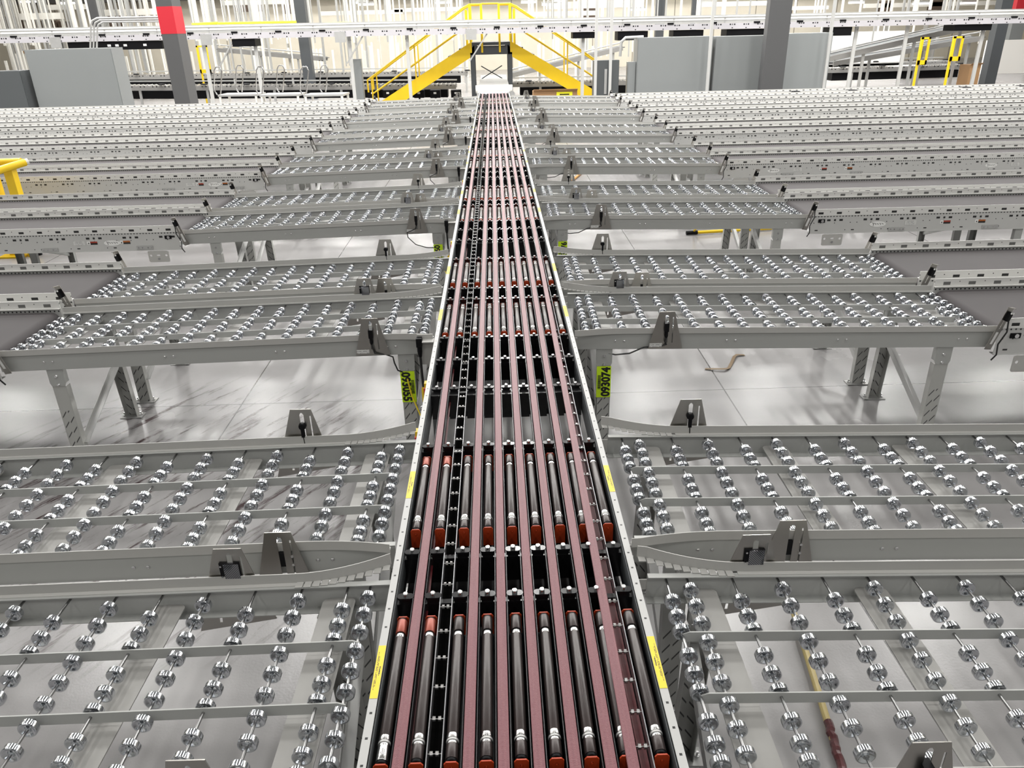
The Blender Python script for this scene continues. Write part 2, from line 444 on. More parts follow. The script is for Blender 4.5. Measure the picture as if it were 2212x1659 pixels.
bk.lathe([(0, -.004), (.003, -.004), (.003, .004), (0, .004)], 1, (0, 0, -.019), 8)
bkm = bk.mesh('end_bracket', M['orange'])
count = 0; rest = MB(); restb = MB()
for k in range(NP):
    for zi, zc in enumerate((1.555, 2.505)):
        for i, x in enumerate(colx):
            y0 = zc+DY*k-.25
            if count < 99:
                var = 1 if (k == 0 and i < 2) else (2 if (k == 0 and zi == 0 and i == 0) else 0)
                if k == 0 and zi == 0 and i == 0: var = 2
                r = obj('roller', rm[var], sorter, (x, y0, -.020))
                obj('end_bracket', bkm, r, (0, -.010, .016)); obj('end_bracket', bkm, r, (0, .510, .006))
                count += 1
            else:
                rest.lathe([(0, 0), (.0158, 0), (.0158, .5), (0, .5)], 1, (x, y0, -.02), 10)
                restb.box(x-.018, x+.018, y0-.012, y0-.008, -.08, -.002)
tag(obj('roller', rest.mesh('roller_rest', M['rollerband'], True), sorter), kind='stuff')
tag(obj('end_bracket', restb.mesh('end_bracket_rest', M['orange']), sorter), kind='stuff')
# end pulley block and drive disc
obj('end_pulley', MB().lathe([(0, -.35), (.045, -.35), (.045, .35), (0, .35)], 0, (0, YE, -.045), 20).mesh('end_pulley', M['galv'], True), sorter)
obj('bearing_plate', MB().box(-.391, -.375, YE-.2, YE+.25, -.20, .03).mesh('bearing_plate', M['rail']), sorter)
obj('bearing_plate', MB().box(.375, .391, YE-.2, YE+.25, -.20, .03).mesh('bearing_plate', M['rail']), sorter)
dd = MB().lathe([(0, 0), (.03, 0), (.03, .012), (.06, .012), (.085, .004), (.085, .04), (0, .04)], 1, (0, 0, 0), 24).mesh('drive_disc', M['galv'], True)
tag(obj('drive_disc', dd, None, (.48, YE+.12, Z0-.06)), 'grey drive disc beside the far end of the sorter', 'pulley')
# yellow warning stickers on the side rails
def sticker_mat():
    m, nt, b = newmat('warning_sticker'); setb(b, (.80, .60, .02), .45); v, s = objco(nt)
    w = noise(nt, 260, v, 1)
    l1 = MA(nt, 'MULTIPLY', MA(nt, 'LESS_THAN', MA(nt, 'ABSOLUTE', MA(nt, 'ADD', s[0], .0055)), .0009), MA(nt, 'LESS_THAN', MA(nt, 'ABSOLUTE', s[1]), .070))
    l2 = MA(nt, 'MULTIPLY', MA(nt, 'LESS_THAN', MA(nt, 'ABSOLUTE', MA(nt, 'ADD', s[0], .0025)), .0009), MA(nt, 'LESS_THAN', MA(nt, 'ABSOLUTE', s[1]), .055))
    l3 = MA(nt, 'MULTIPLY', MA(nt, 'LESS_THAN', MA(nt, 'ABSOLUTE', MA(nt, 'SUBTRACT', s[0], .0035)), .0018), MA(nt, 'LESS_THAN', MA(nt, 'ABSOLUTE', s[1]), .017))
    k = MA(nt, 'MULTIPLY', MA(nt, 'MAXIMUM', MA(nt, 'MAXIMUM', l1, l2), l3), MA(nt, 'GREATER_THAN', w, .42))
    f = noise(nt, 30, v, 3); nt.links.new(mixc(nt, k, mixc(nt, f, (.70, .52, .015), (.86, .66, .03)), (.05, .04, .01)), b.inputs['Base Color']); return m
M['sticker'] = sticker_mat()
sm = MB().box(-.0105, .0105, -.095, .095, 0, .0006).mesh('warning_sticker', M['sticker'])
for k in range(NP):
    for yc in (1.585, 2.53):
        for s in (-1, 1): obj('warning_sticker', sm, sorter, (s*.3825, yc+DY*k, .0052), (0, 0, 0 if s < 0 else PI))

# ------------------------------------------------------------------ gravity wheel conveyors
wp = [(.0043, -.0100), (.0082, -.0100), (.0092, -.0040), (.0112, -.0026), (.0165, -.0042), (.0206, -.0080), (.0222, -.0088), (.0242, -.0088), (.0255, -.0076), (.0257, 0)]
wp = wp+[(r, -t) for r, t in wp[-2::-1]]
wheel_me = MB().lathe(wp, 1, (0, 0, 0), 24).mesh('wheel', M['chrome'], True)
axle_me = MB().lathe([(0, -.366), (.0042, -.366), (.0042, .366), (0, .366)], 1, (0, 0, 0), 8).mesh('axle', M['rod'], True)
YA = [.31-.0755*i for i in range(9)]
YB = [b-.2265*q for q in range(3) for b in (.258, .190, .128)]; YB[-1] = -.318
def axles(s):
    if s > 0: return [(.060, 1), (.128, 0)]+[(.128+.1455*(i+1), (i+1) % 2) for i in range(15)]+[(2.389, 0)]
    return [(.068, 0), (.140, 1)]+[(.288+.150*i, i % 2) for i in range(15)]+[(2.474, 1)]
LEN = {1: 2.41, -1: 2.51}; XS = {1: .443, -1: -.380}
def flare(x, amt):
    return amt*max(0, 1-x/.30)**2
def rail_meshes(s, far):
    """channel and guard for one side; far: the rail away from the camera"""
    e = 1 if far else -1; L = LEN[s]
    ch = MB(); y = e*.372
    def bx(x0, x1, a, b_, z0, z1, mb): mb.box(min(s*x0, s*x1), max(s*x0, s*x1), min(a, b_), max(a, b_), z0, z1)
    bx(0, L, y, y-e*.0035, -.100, -.007, ch); bx(0, L, y, y-e*.022, -.0095, -.0065, ch); bx(0, L, y, y-e*.034, -.103, -.100, ch)
    for x in (.22, .27, .86, .91, 1.5, 1.55, 2.2, 2.25):
        ch.cur = 1; ch.lathe([(0, -.002), (.0065, -.002), (.0065, .003), (.004, .0045), (0, .0045)], 1, (s*x, 0, 0), 8)
        # bolts sit on the outer face
        k = len(ch.v)-8*5
        for i in range(k, len(ch.v)): vx, vy, vz = ch.v[i]; ch.v[i] = (vx, y+e*abs(vy) if vy > 0 else y+e*vy, vz-.052)
    chm = ch.mesh('side_rail', [M['rail'], M['bolt']])
    g = MB(); y = e*.376
    xs = [(-.02 if s > 0 else .010)+.03*i for i in range(11)]+[.5, L+.0]
    amt = .080 if far else .038
    rings = []
    for x in xs:
        yy = y+e*flare(max(x, 0), amt); rise = .008*max(0, 1-max(x, 0)/.3) if far else 0
        rings.append([(s*x, yy, -.006), (s*x, yy+e*.003, -.006), (s*x, yy+e*.003, .030+rise), (s*x, yy, .030+rise)])
    g.loft(rings)
    bx(.29, L, y, y-e*.016, -.0065, -.0045, g)
    for i in range(11):          # comb-cut foot that lets the guard bend
        x0 = (-.018 if s > 0 else .012)+.027*i; yy = y+e*flare(max(x0+.012, 0), amt)
        g.add([(s*x0, yy+e*.001, -.005), (s*(x0+.022), yy+e*.001, -.005), (s*(x0+.024), yy-e*.026, -.0055), (s*(x0+.001), yy-e*.026, -.0055),
               (s*x0, yy+e*.001, -.0025), (s*(x0+.022), yy+e*.001, -.0025), (s*(x0+.024), yy-e*.026, -.003), (s*(x0+.001), yy-e*.026, -.003)],
              [(0, 1, 2, 3), (4, 5, 6, 7), (0, 1, 5, 4), (1, 2, 6, 5), (2, 3, 7, 6), (3, 0, 4, 7)])
    return chm, g.mesh('guard_rail', M['guard'])
WC = {}
for s in (1, -1):
    L = LEN[s]
    b = MB(); b.prism([(s*.06, -.046), (s*(L-.10), -.046), (s*(L-.10), -.010), (s*.08, -.010), (s*.06, -.018)], 1, -.002, .002)
    inner = b.mesh('inner_rail', M['rail'])
    b = MB(); b.prism(rounded(0, 0, .105, .72, .02), 2, -.064, -.060); bar = b.mesh('cross_plate', M['barplate'])
    WC[s] = dict(far=rail_meshes(s, True), near=rail_meshes(s, False), inner=inner, bar=bar)
    wb = MB(); wlo = [(.0043, -.009), (.0145, -.005), (.0225, -.0085), (.0246, -.003), (.0246, .003), (.0225, .0085), (.0145, .005), (.0043, .009)]
    for x, t in axles(s):
        for y in (YB if t else YA): wb.lathe(wlo, 1, (s*x, y, -.0246), 10)
        wb.lathe([(0, -.36), (.0042, -.36), (.0042, .36), (0, .36)], 1, (s*x, 0, -.0246), 5)
    WC[s]['mass'] = wb.mesh('wheel_rest_all', M['chrome'], True)
# supports: slotted lower channel, clamp plate, foot
def leg_meshes(h):
    b = MB(); zt = h-.16
    b.box(-.040, .040, 0, .003, .006, zt+.05); b.box(-.040, -.037, 0, .045, .006, zt+.05); b.box(.037, .040, 0, .045, .006, zt+.05)
    leg = b.mesh('leg', M['leg'])
    c = MB(); c.cur = 0
    c.prism([(-.046, zt+.07), (-.038, zt+.052), (.038, zt+.052), (.046, zt+.07), (.046, h), (-.046, h)], 1, -.004, -.0005)
    c.box(-.043, -.040, -.001, .04, zt+.07, h); c.box(.040, .043, -.001, .04, zt+.07, h)
    c.cur = 1
    for z in (h-.045, h-.098): c.lathe([(0, -.010), (.007, -.010), (.010, -.005), (.010, -.0035), (0, -.0035)], 1, (0, 0, z), 10)
    cl = c.mesh('clamp_plate', [M['rail'], M['bolt']])
    f = MB(); f.cur = 0; f.box(-.075, .075, -.02, .06, 0, .006); f.cur = 1
    for x in (-.058, .058): f.lathe([(0, .006), (.010, .006), (.010, .014), (.005, .014), (.005, .03), (0, .03)], 2, (x, .02, 0), 8)
    ft = f.mesh('foot_plate', [M['galv'], M['bolt']])
    return leg, cl, ft
LEGS = {}
def text_mesh(txt, size, mats, sx=1, bold=.0):
    c = bpy.data.curves.new('txt', 'FONT'); c.body = txt; c.size = size; c.extrude = .0003; c.offset = bold; c.align_x = 'CENTER'; c.align_y = 'CENTER'; c.resolution_u = 3
    o = bpy.data.objects.new('txt', c); COL.objects.link(o)
    dg = bpy.context.evaluated_depsgraph_get(); me = bpy.data.meshes.new_from_object(o.evaluated_get(dg))
    bpy.data.objects.remove(o); bpy.data.curves.remove(c)
    for v in me.vertices: v.co.x *= sx
    me.materials.clear(); me.materials.append(mats); return me
def add_tag(leg, number, side, h):
    """lime number sticker on the front of a leg, reading down on the left and up on the right"""
    zt = h-.16; zc = zt+.055-.105
    t = obj('number_sticker', MB().box(-.042, .042, -.0012, 0, -.100, .100).mesh('number_sticker', M['lime']), leg, (0, -.0042, zc))
    t['label'] = 'lime yellow sticker with a black number and barcode'
    rot = (PI/2, (PI/2 if side < 0 else -PI/2), 0)
    k = obj('number', text_mesh(number, .068, M['ink'], .92, .0032), t, (-.012 if side < 0 else .014, -.0016, 0), None)
    k.rotation_mode = 'XYZ'
    R = (Matrix.Rotation(PI/2 if side < 0 else -PI/2, 4, 'Y') @ Matrix.Rotation(PI/2, 4, 'X'))
    k.rotation_euler = R.to_euler()
    bc = MB(); random.seed(3); z = -.045
    while z < .045:
        w = random.choice((.0012, .002, .003)); bc.box(-.009, .009, -.0014, -.0004, z, z+w); z += w+random.choice((.0012, .002))
    obj('barcode', bc.mesh('barcode', M['ink']), t, (.027 if side < 0 else -.026, -.0006, 0))
TAGS = {(1, -1): '093055', (1, 1): '093074', (2, -1): '093057', (2, 1): '093076'}
TAGTXT = {(1, -1): 'with lime sticker 093055 on its leg', (1, 1): 'with lime sticker 093074 on its leg',
          (2, -1): 'with lime sticker starting 093 on its leg', (2, 1): 'with lime sticker ending 076 on its leg'}
CONV = {}
for k in range(NP):
    for s in (1, -1):
        for pos in (0, 1):
            yc = (1.605, 2.530)[pos]+DY*k; x0 = XS[s]; n = 2*k+pos
            if (k, s) in TAGS and pos == 0: lab = f'grey skate-wheel conveyor {TAGTXT[(k, s)]}, {SIDE[s]} of the sorter'
            else: lab = f'grey skate-wheel conveyor, {ORD[n]} of those to the {SIDE[s]} of the sorter'
            c = thing('wheel_conveyor', lab, 'conveyor', (x0, yc+TA*x0, Z0), (0, s*DEC, YAW), 'skate-wheel conveyors beside the sorter')
            CONV[(k, s, pos)] = c; W_ = WC[s]
            for w in ('near', 'far'):
                obj('side_rail', W_[w][0], c); obj('guard_rail', W_[w][1], c)
            for y in (.112, -.1145): obj('inner_rail', W_['inner'], c, (0, y, 0))
            for x in (.17, .72, 1.28, 1.84, 2.30): obj('cross_plate', W_['bar'], c, (s*x, 0, 0))
            if k < 3:
                items = [(s*x, y) for x, t in axles(s) for y in (YB if t else YA)]
                for x, t in axles(s): obj('axle', axle_me, c, (s*x, 0, -.0246))
                def vis(it):
                    wx = x0+it[0]; wy = yc+it[1]
                    p = Vector((wx, wy, Z0-CAMZ)); d = p.dot(FW); u = W/2+F*p.dot(RT)/d; v = H/2-F*p.dot(UP)/d
                    return (0 if (-20 < u < W+20 and v < H+25) else 50)+d
                items.sort(key=vis)
                for x, y in items[:100]: obj('wheel', wheel_me, c, (x, y, -.0246))
                r = MB()
                for x, y in items[100:]: r.lathe(wp, 1, (x, y, -.0246), 16)
                tag(obj('wheel', r.mesh('wheel_rest', M['chrome'], True), c), kind='stuff')
            else: tag(obj('wheel', W_['mass'], c), kind='stuff')
            # end brackets joining the rail to the sorter
            if k < 4:
                jb = MB()
                for yy in (-.372, .372):
                    jb.box(min(0, -s*.03 if s > 0 else .008), max(0, -s*.03 if s > 0 else .003), yy-.002, yy+.002, -.07, -.03); jb.box(min(0, -s*.03 if s > 0 else .008), max(0, -s*.03 if s > 0 else .003), min(yy, yy+.03), max(yy, yy+.03), -.072, -.068)
                obj('joint_bracket', jb.mesh('joint_bracket', M['guard']), c)
            if k < 5:
                for lx in ((.19, 2.17) if s > 0 else (.20, 2.24)):
                    hz = Z0-.0207*lx-.103; key = round(hz, 3)
                    if key not in LEGS: LEGS[key] = leg_meshes(hz)
                    lm = LEGS[key]
                    for e in (-1, 1):
                        lo = obj('leg', lm[0], c); ci = Matrix.Rotation(-s*DEC, 4, 'Y')
                        lo.rotation_euler = (0, -s*DEC, 0 if e < 0 else PI)
                        lo.location = (s*lx - s*hz*math.sin(DEC), e*.362, -.103-hz*math.cos(DEC))
                        if k < 3 or e < 0:
                            obj('clamp_plate', lm[1], lo); obj('foot_plate', lm[2], lo)
                        if (k, s) in TAGS and pos == 0 and e < 0 and lx < 1: add_tag(lo, TAGS[(k, s)], s, hz)
                    if k < 4:
                        br = MB(); br.beam((s*(lx-.045), .345, -.28), (s*(lx-.045), -.345, -.60), .045, .003, (1, 0, 0)); br.beam((s*(lx-.045)+.02, .345, -.28), (s*(lx-.045)+.02, -.345, -.60), .003, .04, (1, 0, 0))
                        obj('cross_brace', br.mesh('cross_brace', M['galv']), c)

# ------------------------------------------------------------------ belt conveyors beyond the wheel conveyors
DROP = .0207*2.41
BZ = Z0-DROP
def cursive(mb, L, hgt):
    """illegible looping script"""
    pts = []
    for i in range(60):
        t = i/59; a = t*2*PI*4.5; big = 1.7 if t < .2 else .75
        pts.append((-L/2+L*t+.004*math.sin(a), 0, hgt*.5*big*math.cos(a)*(.75+.25*math.sin(a*.37))))
    for i in range(59):
        a, b = pts[i], pts[i+1]; w = .0016
        mb.add([(a[0]-w, a[1], a[2]-w), (a[0]+w, a[1], a[2]+w), (b[0]+w, b[1], b[2]+w), (b[0]-w, b[1], b[2]-w)], [(0, 1, 2, 3)])
decal_logo = MB(); decal_logo.cur = 0
decal_logo.prism([(.075*math.cos(a*PI/12), .026*math.sin(a*PI/12)) for a in range(24)], 1, -.0012, 0); logo_me = decal_logo.mesh('logo_oval', M['white'])
lg2 = MB(); cursive(lg2, .10, .022)
for i, v in enumerate(lg2.v): lg2.v[i] = (v[0], -.0016, v[2])
logo_ink = lg2.mesh('logo_script', M['ink'])
def plate_mat():
    m, nt, b = newmat('printed_plate'); setb(b, (.62, .62, .60), .4); v, s = objco(nt)
    t = MA(nt, 'LESS_THAN', MA(nt, 'FLOORED_MODULO', s[2], .011), .004)
    k = MA(nt, 'MULTIPLY', MA(nt, 'MULTIPLY', t, MA(nt, 'LESS_THAN', MA(nt, 'ABSOLUTE', s[0]), .036)), MA(nt, 'GREATER_THAN', noise(nt, 180, v, 1), .47))
    nt.links.new(mixc(nt, k, (.62, .62, .60), (.25, .25, .25)), b.inputs['Base Color']); return m
M['plate'] = plate_mat()
plate_me = MB().box(-.052, .052, -.0012, 0, -.020, .020).mesh('data_plate', M['plate'])
wd_ = MB(); wd_.cur = 0; wd_.box(-.048, .048, -.0010, 0, -.016, .016); wd_.cur = 1; wd_.box(-.018, .047, -.0015, -.0008, .000, .015); wd_.cur = 2; wd_.box(-.018, .047, -.0015, -.0008, -.015, .000)
wd_.prism([(-.040, -.008), (-.026, -.008), (-.033, .008)], 1, -.0016, -.0008)
M['warnred'] = mat('warning_red', (.32, .04, .02), .5); M['warnor'] = mat('warning_orange', (.38, .11, .02), .5)
warn_r = wd_.mesh('warning_label', [M['white'], M['warnred'], M['ink']])
warn_o = warn_r.copy(); warn_o.materials[1] = M['warnor']
spl = MB(); spl.cur = 0; spl.box(-.075, .075, -.004, 0, -.017, .017); spl.cur = 1
for x in (-.055, -.02, .03, .06): spl.lathe([(0, -.007), (.006, -.007), (.006, -.003), (0, -.003)], 1, (x, 0, 0), 8)
splice_me = spl.mesh('splice_plate', [M['galv'], M['bolt']])
tk = MB(); tk.cur = 0; tk.box(-.03, .03, -.006, 0, -.015, .015); tk.cur = 1; tk.lathe([(0, -.012), (.013, -.012), (.013, -.005), (0, -.005)], 1, (.005, 0, 0), 12)
take_me = tk.mesh('take_up_bolt', [M['black'], M['bolt']])
hang = MB(); hang.cur = 0; hang.holed(rounded(0, 0, .19, .105, .014), [rounded(0, .012, .03, .012, .004), rounded(-.07, .01, .02, .02, .009), rounded(.07, .01, .02, .02, .009)], -.002, .002)
hang.cur = 1; hang.lathe([(0, -.01), (.011, -.01), (.011, -.002), (0, -.002)], 1, (0, 0, -.02), 8)
hang_me = hang.mesh('hanger_plate', [M['guard'], M['bolt']])
stand = MB(); stand.box(-.035, .035, 0, .003, .006, .56); stand.box(-.035, -.032, 0, .04, .006, .56); stand.box(.032, .035, 0, .04, .006, .56); stand.box(-.07, .07, -.02, .055, 0, .006)
stand_me = stand.mesh('leg', M['rail'])
for k in range(NP):
    for s in (1, -1):
        for pos in (0, 1):
            yc = (1.605, 2.530)[pos]+DY*k; n = 2*k+pos
            if k == 0: continue              # outside the frame
            x0 = XS[s]+s*(LEN[s]+.012)
            Lb = max(1.2, .78*(yc+.9)+1.6-abs(x0)); L0 = Lb
            c = thing('belt_conveyor', f'dark belt conveyor with perforated rails, at the {ORD[n]} {SIDE[s]} wheel conveyor', 'conveyor',
                      (x0, yc+TA*x0, BZ), (0, 0, YAW), 'belt conveyors beyond the wheel conveyors')
            def bx(mb, a, b_, y0, y1, z0, z1): mb.box(min(s*a, s*b_), max(s*a, s*b_), min(y0, y1), max(y0, y1), z0, z1); return mb
            GT = .074
            for e, nm in ((-1, 'near'), (1, 'far')):
                g = MB(); bx(g, 0, Lb, e*.374, e*.378, -.062, 0)
                g2 = bx(MB(), 0, Lb, e*.374, e*.378, -.062, 0); bx(g2, 0, Lb, e*.374, e*.352, -.052, -.049)
                obj('guard_rail', g2.mesh('guard_rail', M['bguard'] if e < 0 else M['bguardin']), c, (0, 0, GT))
                w = bx(MB(), .0, Lb, e*.372, e*.3685, -.226, -.062); bx(w, 0, Lb, e*.372, e*.335, -.2265, -.223)
                if e < 0: bx(w, 0, Lb, -.376, -.372, -.2265, -.2215)
                obj('side_rail', w.mesh('side_rail', M['bweb']), c, (0, 0, GT))
            b = MB(); r = .045; prof = []
            for i in range(9): a = PI/2+PI*i/8; prof.append((s*(.05+r*math.cos(a)), .004-r+r*math.sin(a)))
            prof += [(s*Lb, .004-2*r), (s*Lb, .004)]
            b.prism(prof, 1, -.345, .345); obj('belt', b.mesh('belt', M['belt'], True), c)
            if k <= 3:
                if pos == 0:
                    X = lambda d: s*d
                    lo = obj('logo_oval', logo_me, c, (X(.62), -.3735, GT-.150)); obj('logo_script', logo_ink, lo)
                    obj('data_plate', plate_me, c, (X(.92), -.3735, GT-.145))
                    obj('warning_label', warn_r, c, (X(1.24) if s > 0 else X(.80), -.3735, GT-.146)); obj('warning_label', warn_o, c, (X(1.56) if s > 0 else X(.50), -.3735, GT-.146))
                    obj('splice_plate', splice_me, c, (X(.80) if s > 0 else X(.33), -.3735, GT-.200)); obj('splice_plate', splice_me, c, (X(1.66) if s > 0 else X(1.2), -.3735, GT-.200))
                    if Lb > 3.2:
                        lo = obj('logo_oval', logo_me, c, (X(3.35), -.3735, GT-.150)); obj('logo_script', logo_ink, lo)
                        obj('data_plate', plate_me, c, (X(3.65), -.3735, GT-.145)); obj('warning_label', warn_r, c, (X(3.95), -.3735, GT-.146)); obj('warning_label', warn_o, c, (X(4.3), -.3735, GT-.146))
                    obj('take_up_bolt', take_me, c, (X(.10), -.3735, GT-.108))
                    obj('hanger_plate', hang_me, c, (X(.22), -.376, GT-.285))
                for lx in (1.95, 3.9):
                    if lx < Lb:
                        for e in (-1, 1):
                            o = obj('leg', stand_me, c, (s*lx, e*.36, -BZ)); o.scale = (1, e*-1, (BZ+GT-.224)/.56)
                        br = MB().beam((s*lx, -.33, -.36), (s*(lx+.02), .33, -.60), .03, .03); obj('cross_brace', br.mesh('cross_brace', M['rail']), c)
            if k == 6 and pos == 1 and s > 0:
                gb = MB()
                for i in range(6):
                    o = obj('guide_block', MB().lathe([(0, 0), (.14, .0), (.16, .03), (.12, .06), (0, .07)], 2, (0, 0, 0), 12).mesh('guide_block', M['black']), c, (4.3+1.35*i, -.30, .02))

# ------------------------------------------------------------------ stainless sensor brackets
def trap_plate():
    b = MB(); out = [(-.098, -.090), (.098, -.090), (.044, .132), (-.044, .132)]
    h1 = [(-.008, -.055), (.010, -.055), (.010, .105), (.004, .115), (-.002, .115), (-.008, .105)]
    h2 = [(.034, -.055), (.040, -.055), (.040, .10), (.034, .10)]
    b.holed(out, [h1, h2], -.0015, .0015)
    b.box(-.098, .098, .0, .05, -.092, -.089)
    return b.mesh('plate', M['stainless'])
trap = trap_plate()
tb = MB(); tb.holed([(-.145, -.200), (.115, -.155), (.044, .132), (-.044, .132)], [[(-.008, -.09), (.010, -.09), (.010, .105), (.004, .115), (-.002, .115), (-.008, .105)], [(.034, -.08), (.040, -.08), (.040, .10), (.034, .10)], [(-.075, -.165), (-.065, -.165), (-.062, -.11), (-.070, -.11)]], -.0015, .0015)
trap_low = tb.mesh('plate', M['stainless'])
sen = MB(); sen.cur = 0; sen.box(-.012, .012, -.022, .012, .018, .068); sen.lathe([(0, -.010), (.006, -.010), (.010, .0), (.010, .030), (0, .034)], 2, (0, -.012, -.010), 10)
sen_me = sen.mesh('sensor', M['black'])
knob = MB().lathe([(0, -.020), (.013, -.020), (.016, -.012), (.016, .0), (0, .0)], 1, (0, 0, 0), 14); knob.box(-.007, .007, -.018, -.004, -.050, 0)
knob_me = knob.mesh('sensor', M['black'])
ref = MB(); ref.cur = 0; ref.box(-.034, .030, -.008, -.002, -.030, .030); ref.cur = 1; ref.box(-.020, .029, -.011, -.007, -.028, .028); ref.cur = 2
for z in (-.02, .02): ref.lathe([(0, -.012), (.0035, -.012), (.0035, -.007), (0, -.007)], 1, (-.028, 0, z), 8)
ref_me = ref.mesh('reflector', [M['black'], M['refl'], M['bolt']])
back = MB(); back.cur = 0; back.box(-.009, .010, -.001, .02, -.01, .045); back.cur = 1
for z in (0, .035): back.lathe([(0, -.007), (.005, -.007), (.005, -.001), (0, -.001)], 1, (.037, 0, z), 8)
back_me = back.mesh('sensor', [M['black'], M['bolt']])
lab_me = MB().box(-.036, .036, -.0024, -.0016, -.012, .012).mesh('printed_label', M['plate'])
BX = {-1: {'nN': -.735, 'nF': -.885, 'fN': -.77, 'fF': -.86}, 1: {'nN': .94, 'nF': .79, 'fN': .965, 'fF': .80}}
narrow = MB(); narrow.holed([(-.036, -.11), (.036, -.11), (.031, .155), (-.031, .155)], [[(-.005, .02), (.005, .02), (.005, .10), (-.005, .10)]], -.0015, .0015); narrow.box(-.031, .031, -.014, .0015, .152, .155)
narrow_me = narrow.mesh('plate', M['stainless'])
eye = MB(); eye.cur = 0; eye.box(-.014, .014, -.022, -.001, .075, .130); eye.cur = 1
for x in (-.010, .010): eye.lathe([(0, -.025), (.006, -.025), (.006, -.02), (0, -.02)], 1, (x, 0, .125), 8)
eye_me = eye.mesh('sensor', [M['black'], M['white']])
WORD = {'nN': ('near rail of the {} wheel conveyor', 0), 'nF': ('far rail of the {} wheel conveyor', 0), 'fN': ('near rail of the {} wheel conveyor', 1), 'fF': ('far rail of the {} wheel conveyor', 1)}
for k in range(NP):
    for s in (1, -1):
        for w in ('nN', 'nF', 'fN', 'fF'):
            yc = (1.605, 2.530)[WORD[w][1]]+DY*k; e = 1 if w[1] == 'F' else -1
            x = BX[s][w]; n = 2*k+WORD[w][1]
            y = yc+TA*x+e*(.392 if w != 'nF' else .386); z = Z0-.0207*(abs(x)-.4)-(.05 if w == 'fN' else 0)+(.02 if w == 'fF' else 0)
            kind = {'nN': 'cabled sensor', 'nF': 'square reflector', 'fN': 'black sensor back', 'fF': 'round black sensor'}[w]
            b = thing('sensor_bracket', f'tapered stainless bracket with {kind} on {ORD[n]} {SIDE[s]} wheel conveyor', 'bracket', (x, y, z), (0, 0, YAW), 'sensor brackets on the wheel conveyors')
            pl = obj('plate', trap_low if e > 0 else trap, b, (0, 0, 0), (0, 0, 0 if e < 0 else 0))
            if e > 0: pl.scale = (1, -1, 1)
            if s < 0 and w in ('nN',): pl.rotation_euler = (0, 0, 0)
            if w == 'nN':
                sn = obj('sensor', sen_me, b); obj('printed_label', lab_me, b, (-.055, 0, -.068))
                if k < 5:
                    if s > 0: pts = [(0, -.012, -.015), (-.006, -.016, -.04), (.004, -.012, -.062), (-.02, .002, -.075), (-.12, .01, -.085), (-.20, .02, -.125), (-.28, .03, -.135), (-.32, .03, -.125)]
                    else: pts = [(0, -.012, -.015), (.006, -.016, -.045), (.012, -.012, -.075), (.07, .004, -.09), (.11, .01, -.11), (.115, .015, -.15), (.13, .02, -.20), (.165, .03, -.22)] if k == 1 else \
                               [(0, -.012, -.015), (-.01, -.016, -.05), (-.09, 0, -.085), (-.085, .0, -.13), (-.02, .01, -.20), (.08, .02, -.235), (.165, .03, -.24)]
                    obj('cable', MB().tube(pts, .0045, 7).mesh('cable', M['cable'], True), b)
            elif w == 'nF': obj('reflector', ref_me, b, (0, 0, .050))
            elif w == 'fN': obj('sensor', back_me, b)
            else:
                obj('sensor', knob_me, b, (0, 0, .055))
                obj('cable', MB().tube([(0, -.012, .01), (.002, -.012, -.03), (.006, -.008, -.06)], .005, 7).mesh('cable', M['cable'], True), b)
        # narrow photo-eye brackets where wheels meet the belt
        if k > 0:
            xe = XS[s]+s*(LEN[s]-.02)
            for j, (yo, tl) in enumerate(((1.605-.40, 1), (2.07, .9), (2.530+.41, .8))):
                n = 2*k+(0, 0, 1)[j]
                place = ('near rail', 'gap beyond', 'far rail')[j]
                b = thing('photo_eye_bracket', f'narrow leaning photo-eye bracket at belt end, {place} of {ORD[n]} {SIDE[s]} wheel conveyor', 'bracket',
                          (xe+s*(.02 if j else .0), yo+DY*k+TA*xe, BZ), (0, s*math.radians(17), 0), 'photo-eye brackets at the belt ends')
                rz = -s*math.radians(28 if j == 0 else 24)
                obj('plate', narrow_me, b, (0, 0, 0), (0, 0, -rz)); obj('sensor', eye_me, b, (0, 0, 0), (0, 0, -rz))
                if j == 0:
                    obj('printed_label', MB().box(-.012, .012, -.0026, -.0016, -.075, .0).mesh('printed_label', M['white']), b, (0, 0, 0), (0, 0, -rz))
                    obj('cable', MB().tube([(s*.012, -.02, .08), (s*.03, -.03, .02), (s*.02, -.03, -.06), (s*.045, -.03, -.12), (s*.04, -.02, -.16)], .0045, 7).mesh('cable', M['cable'], True), b)

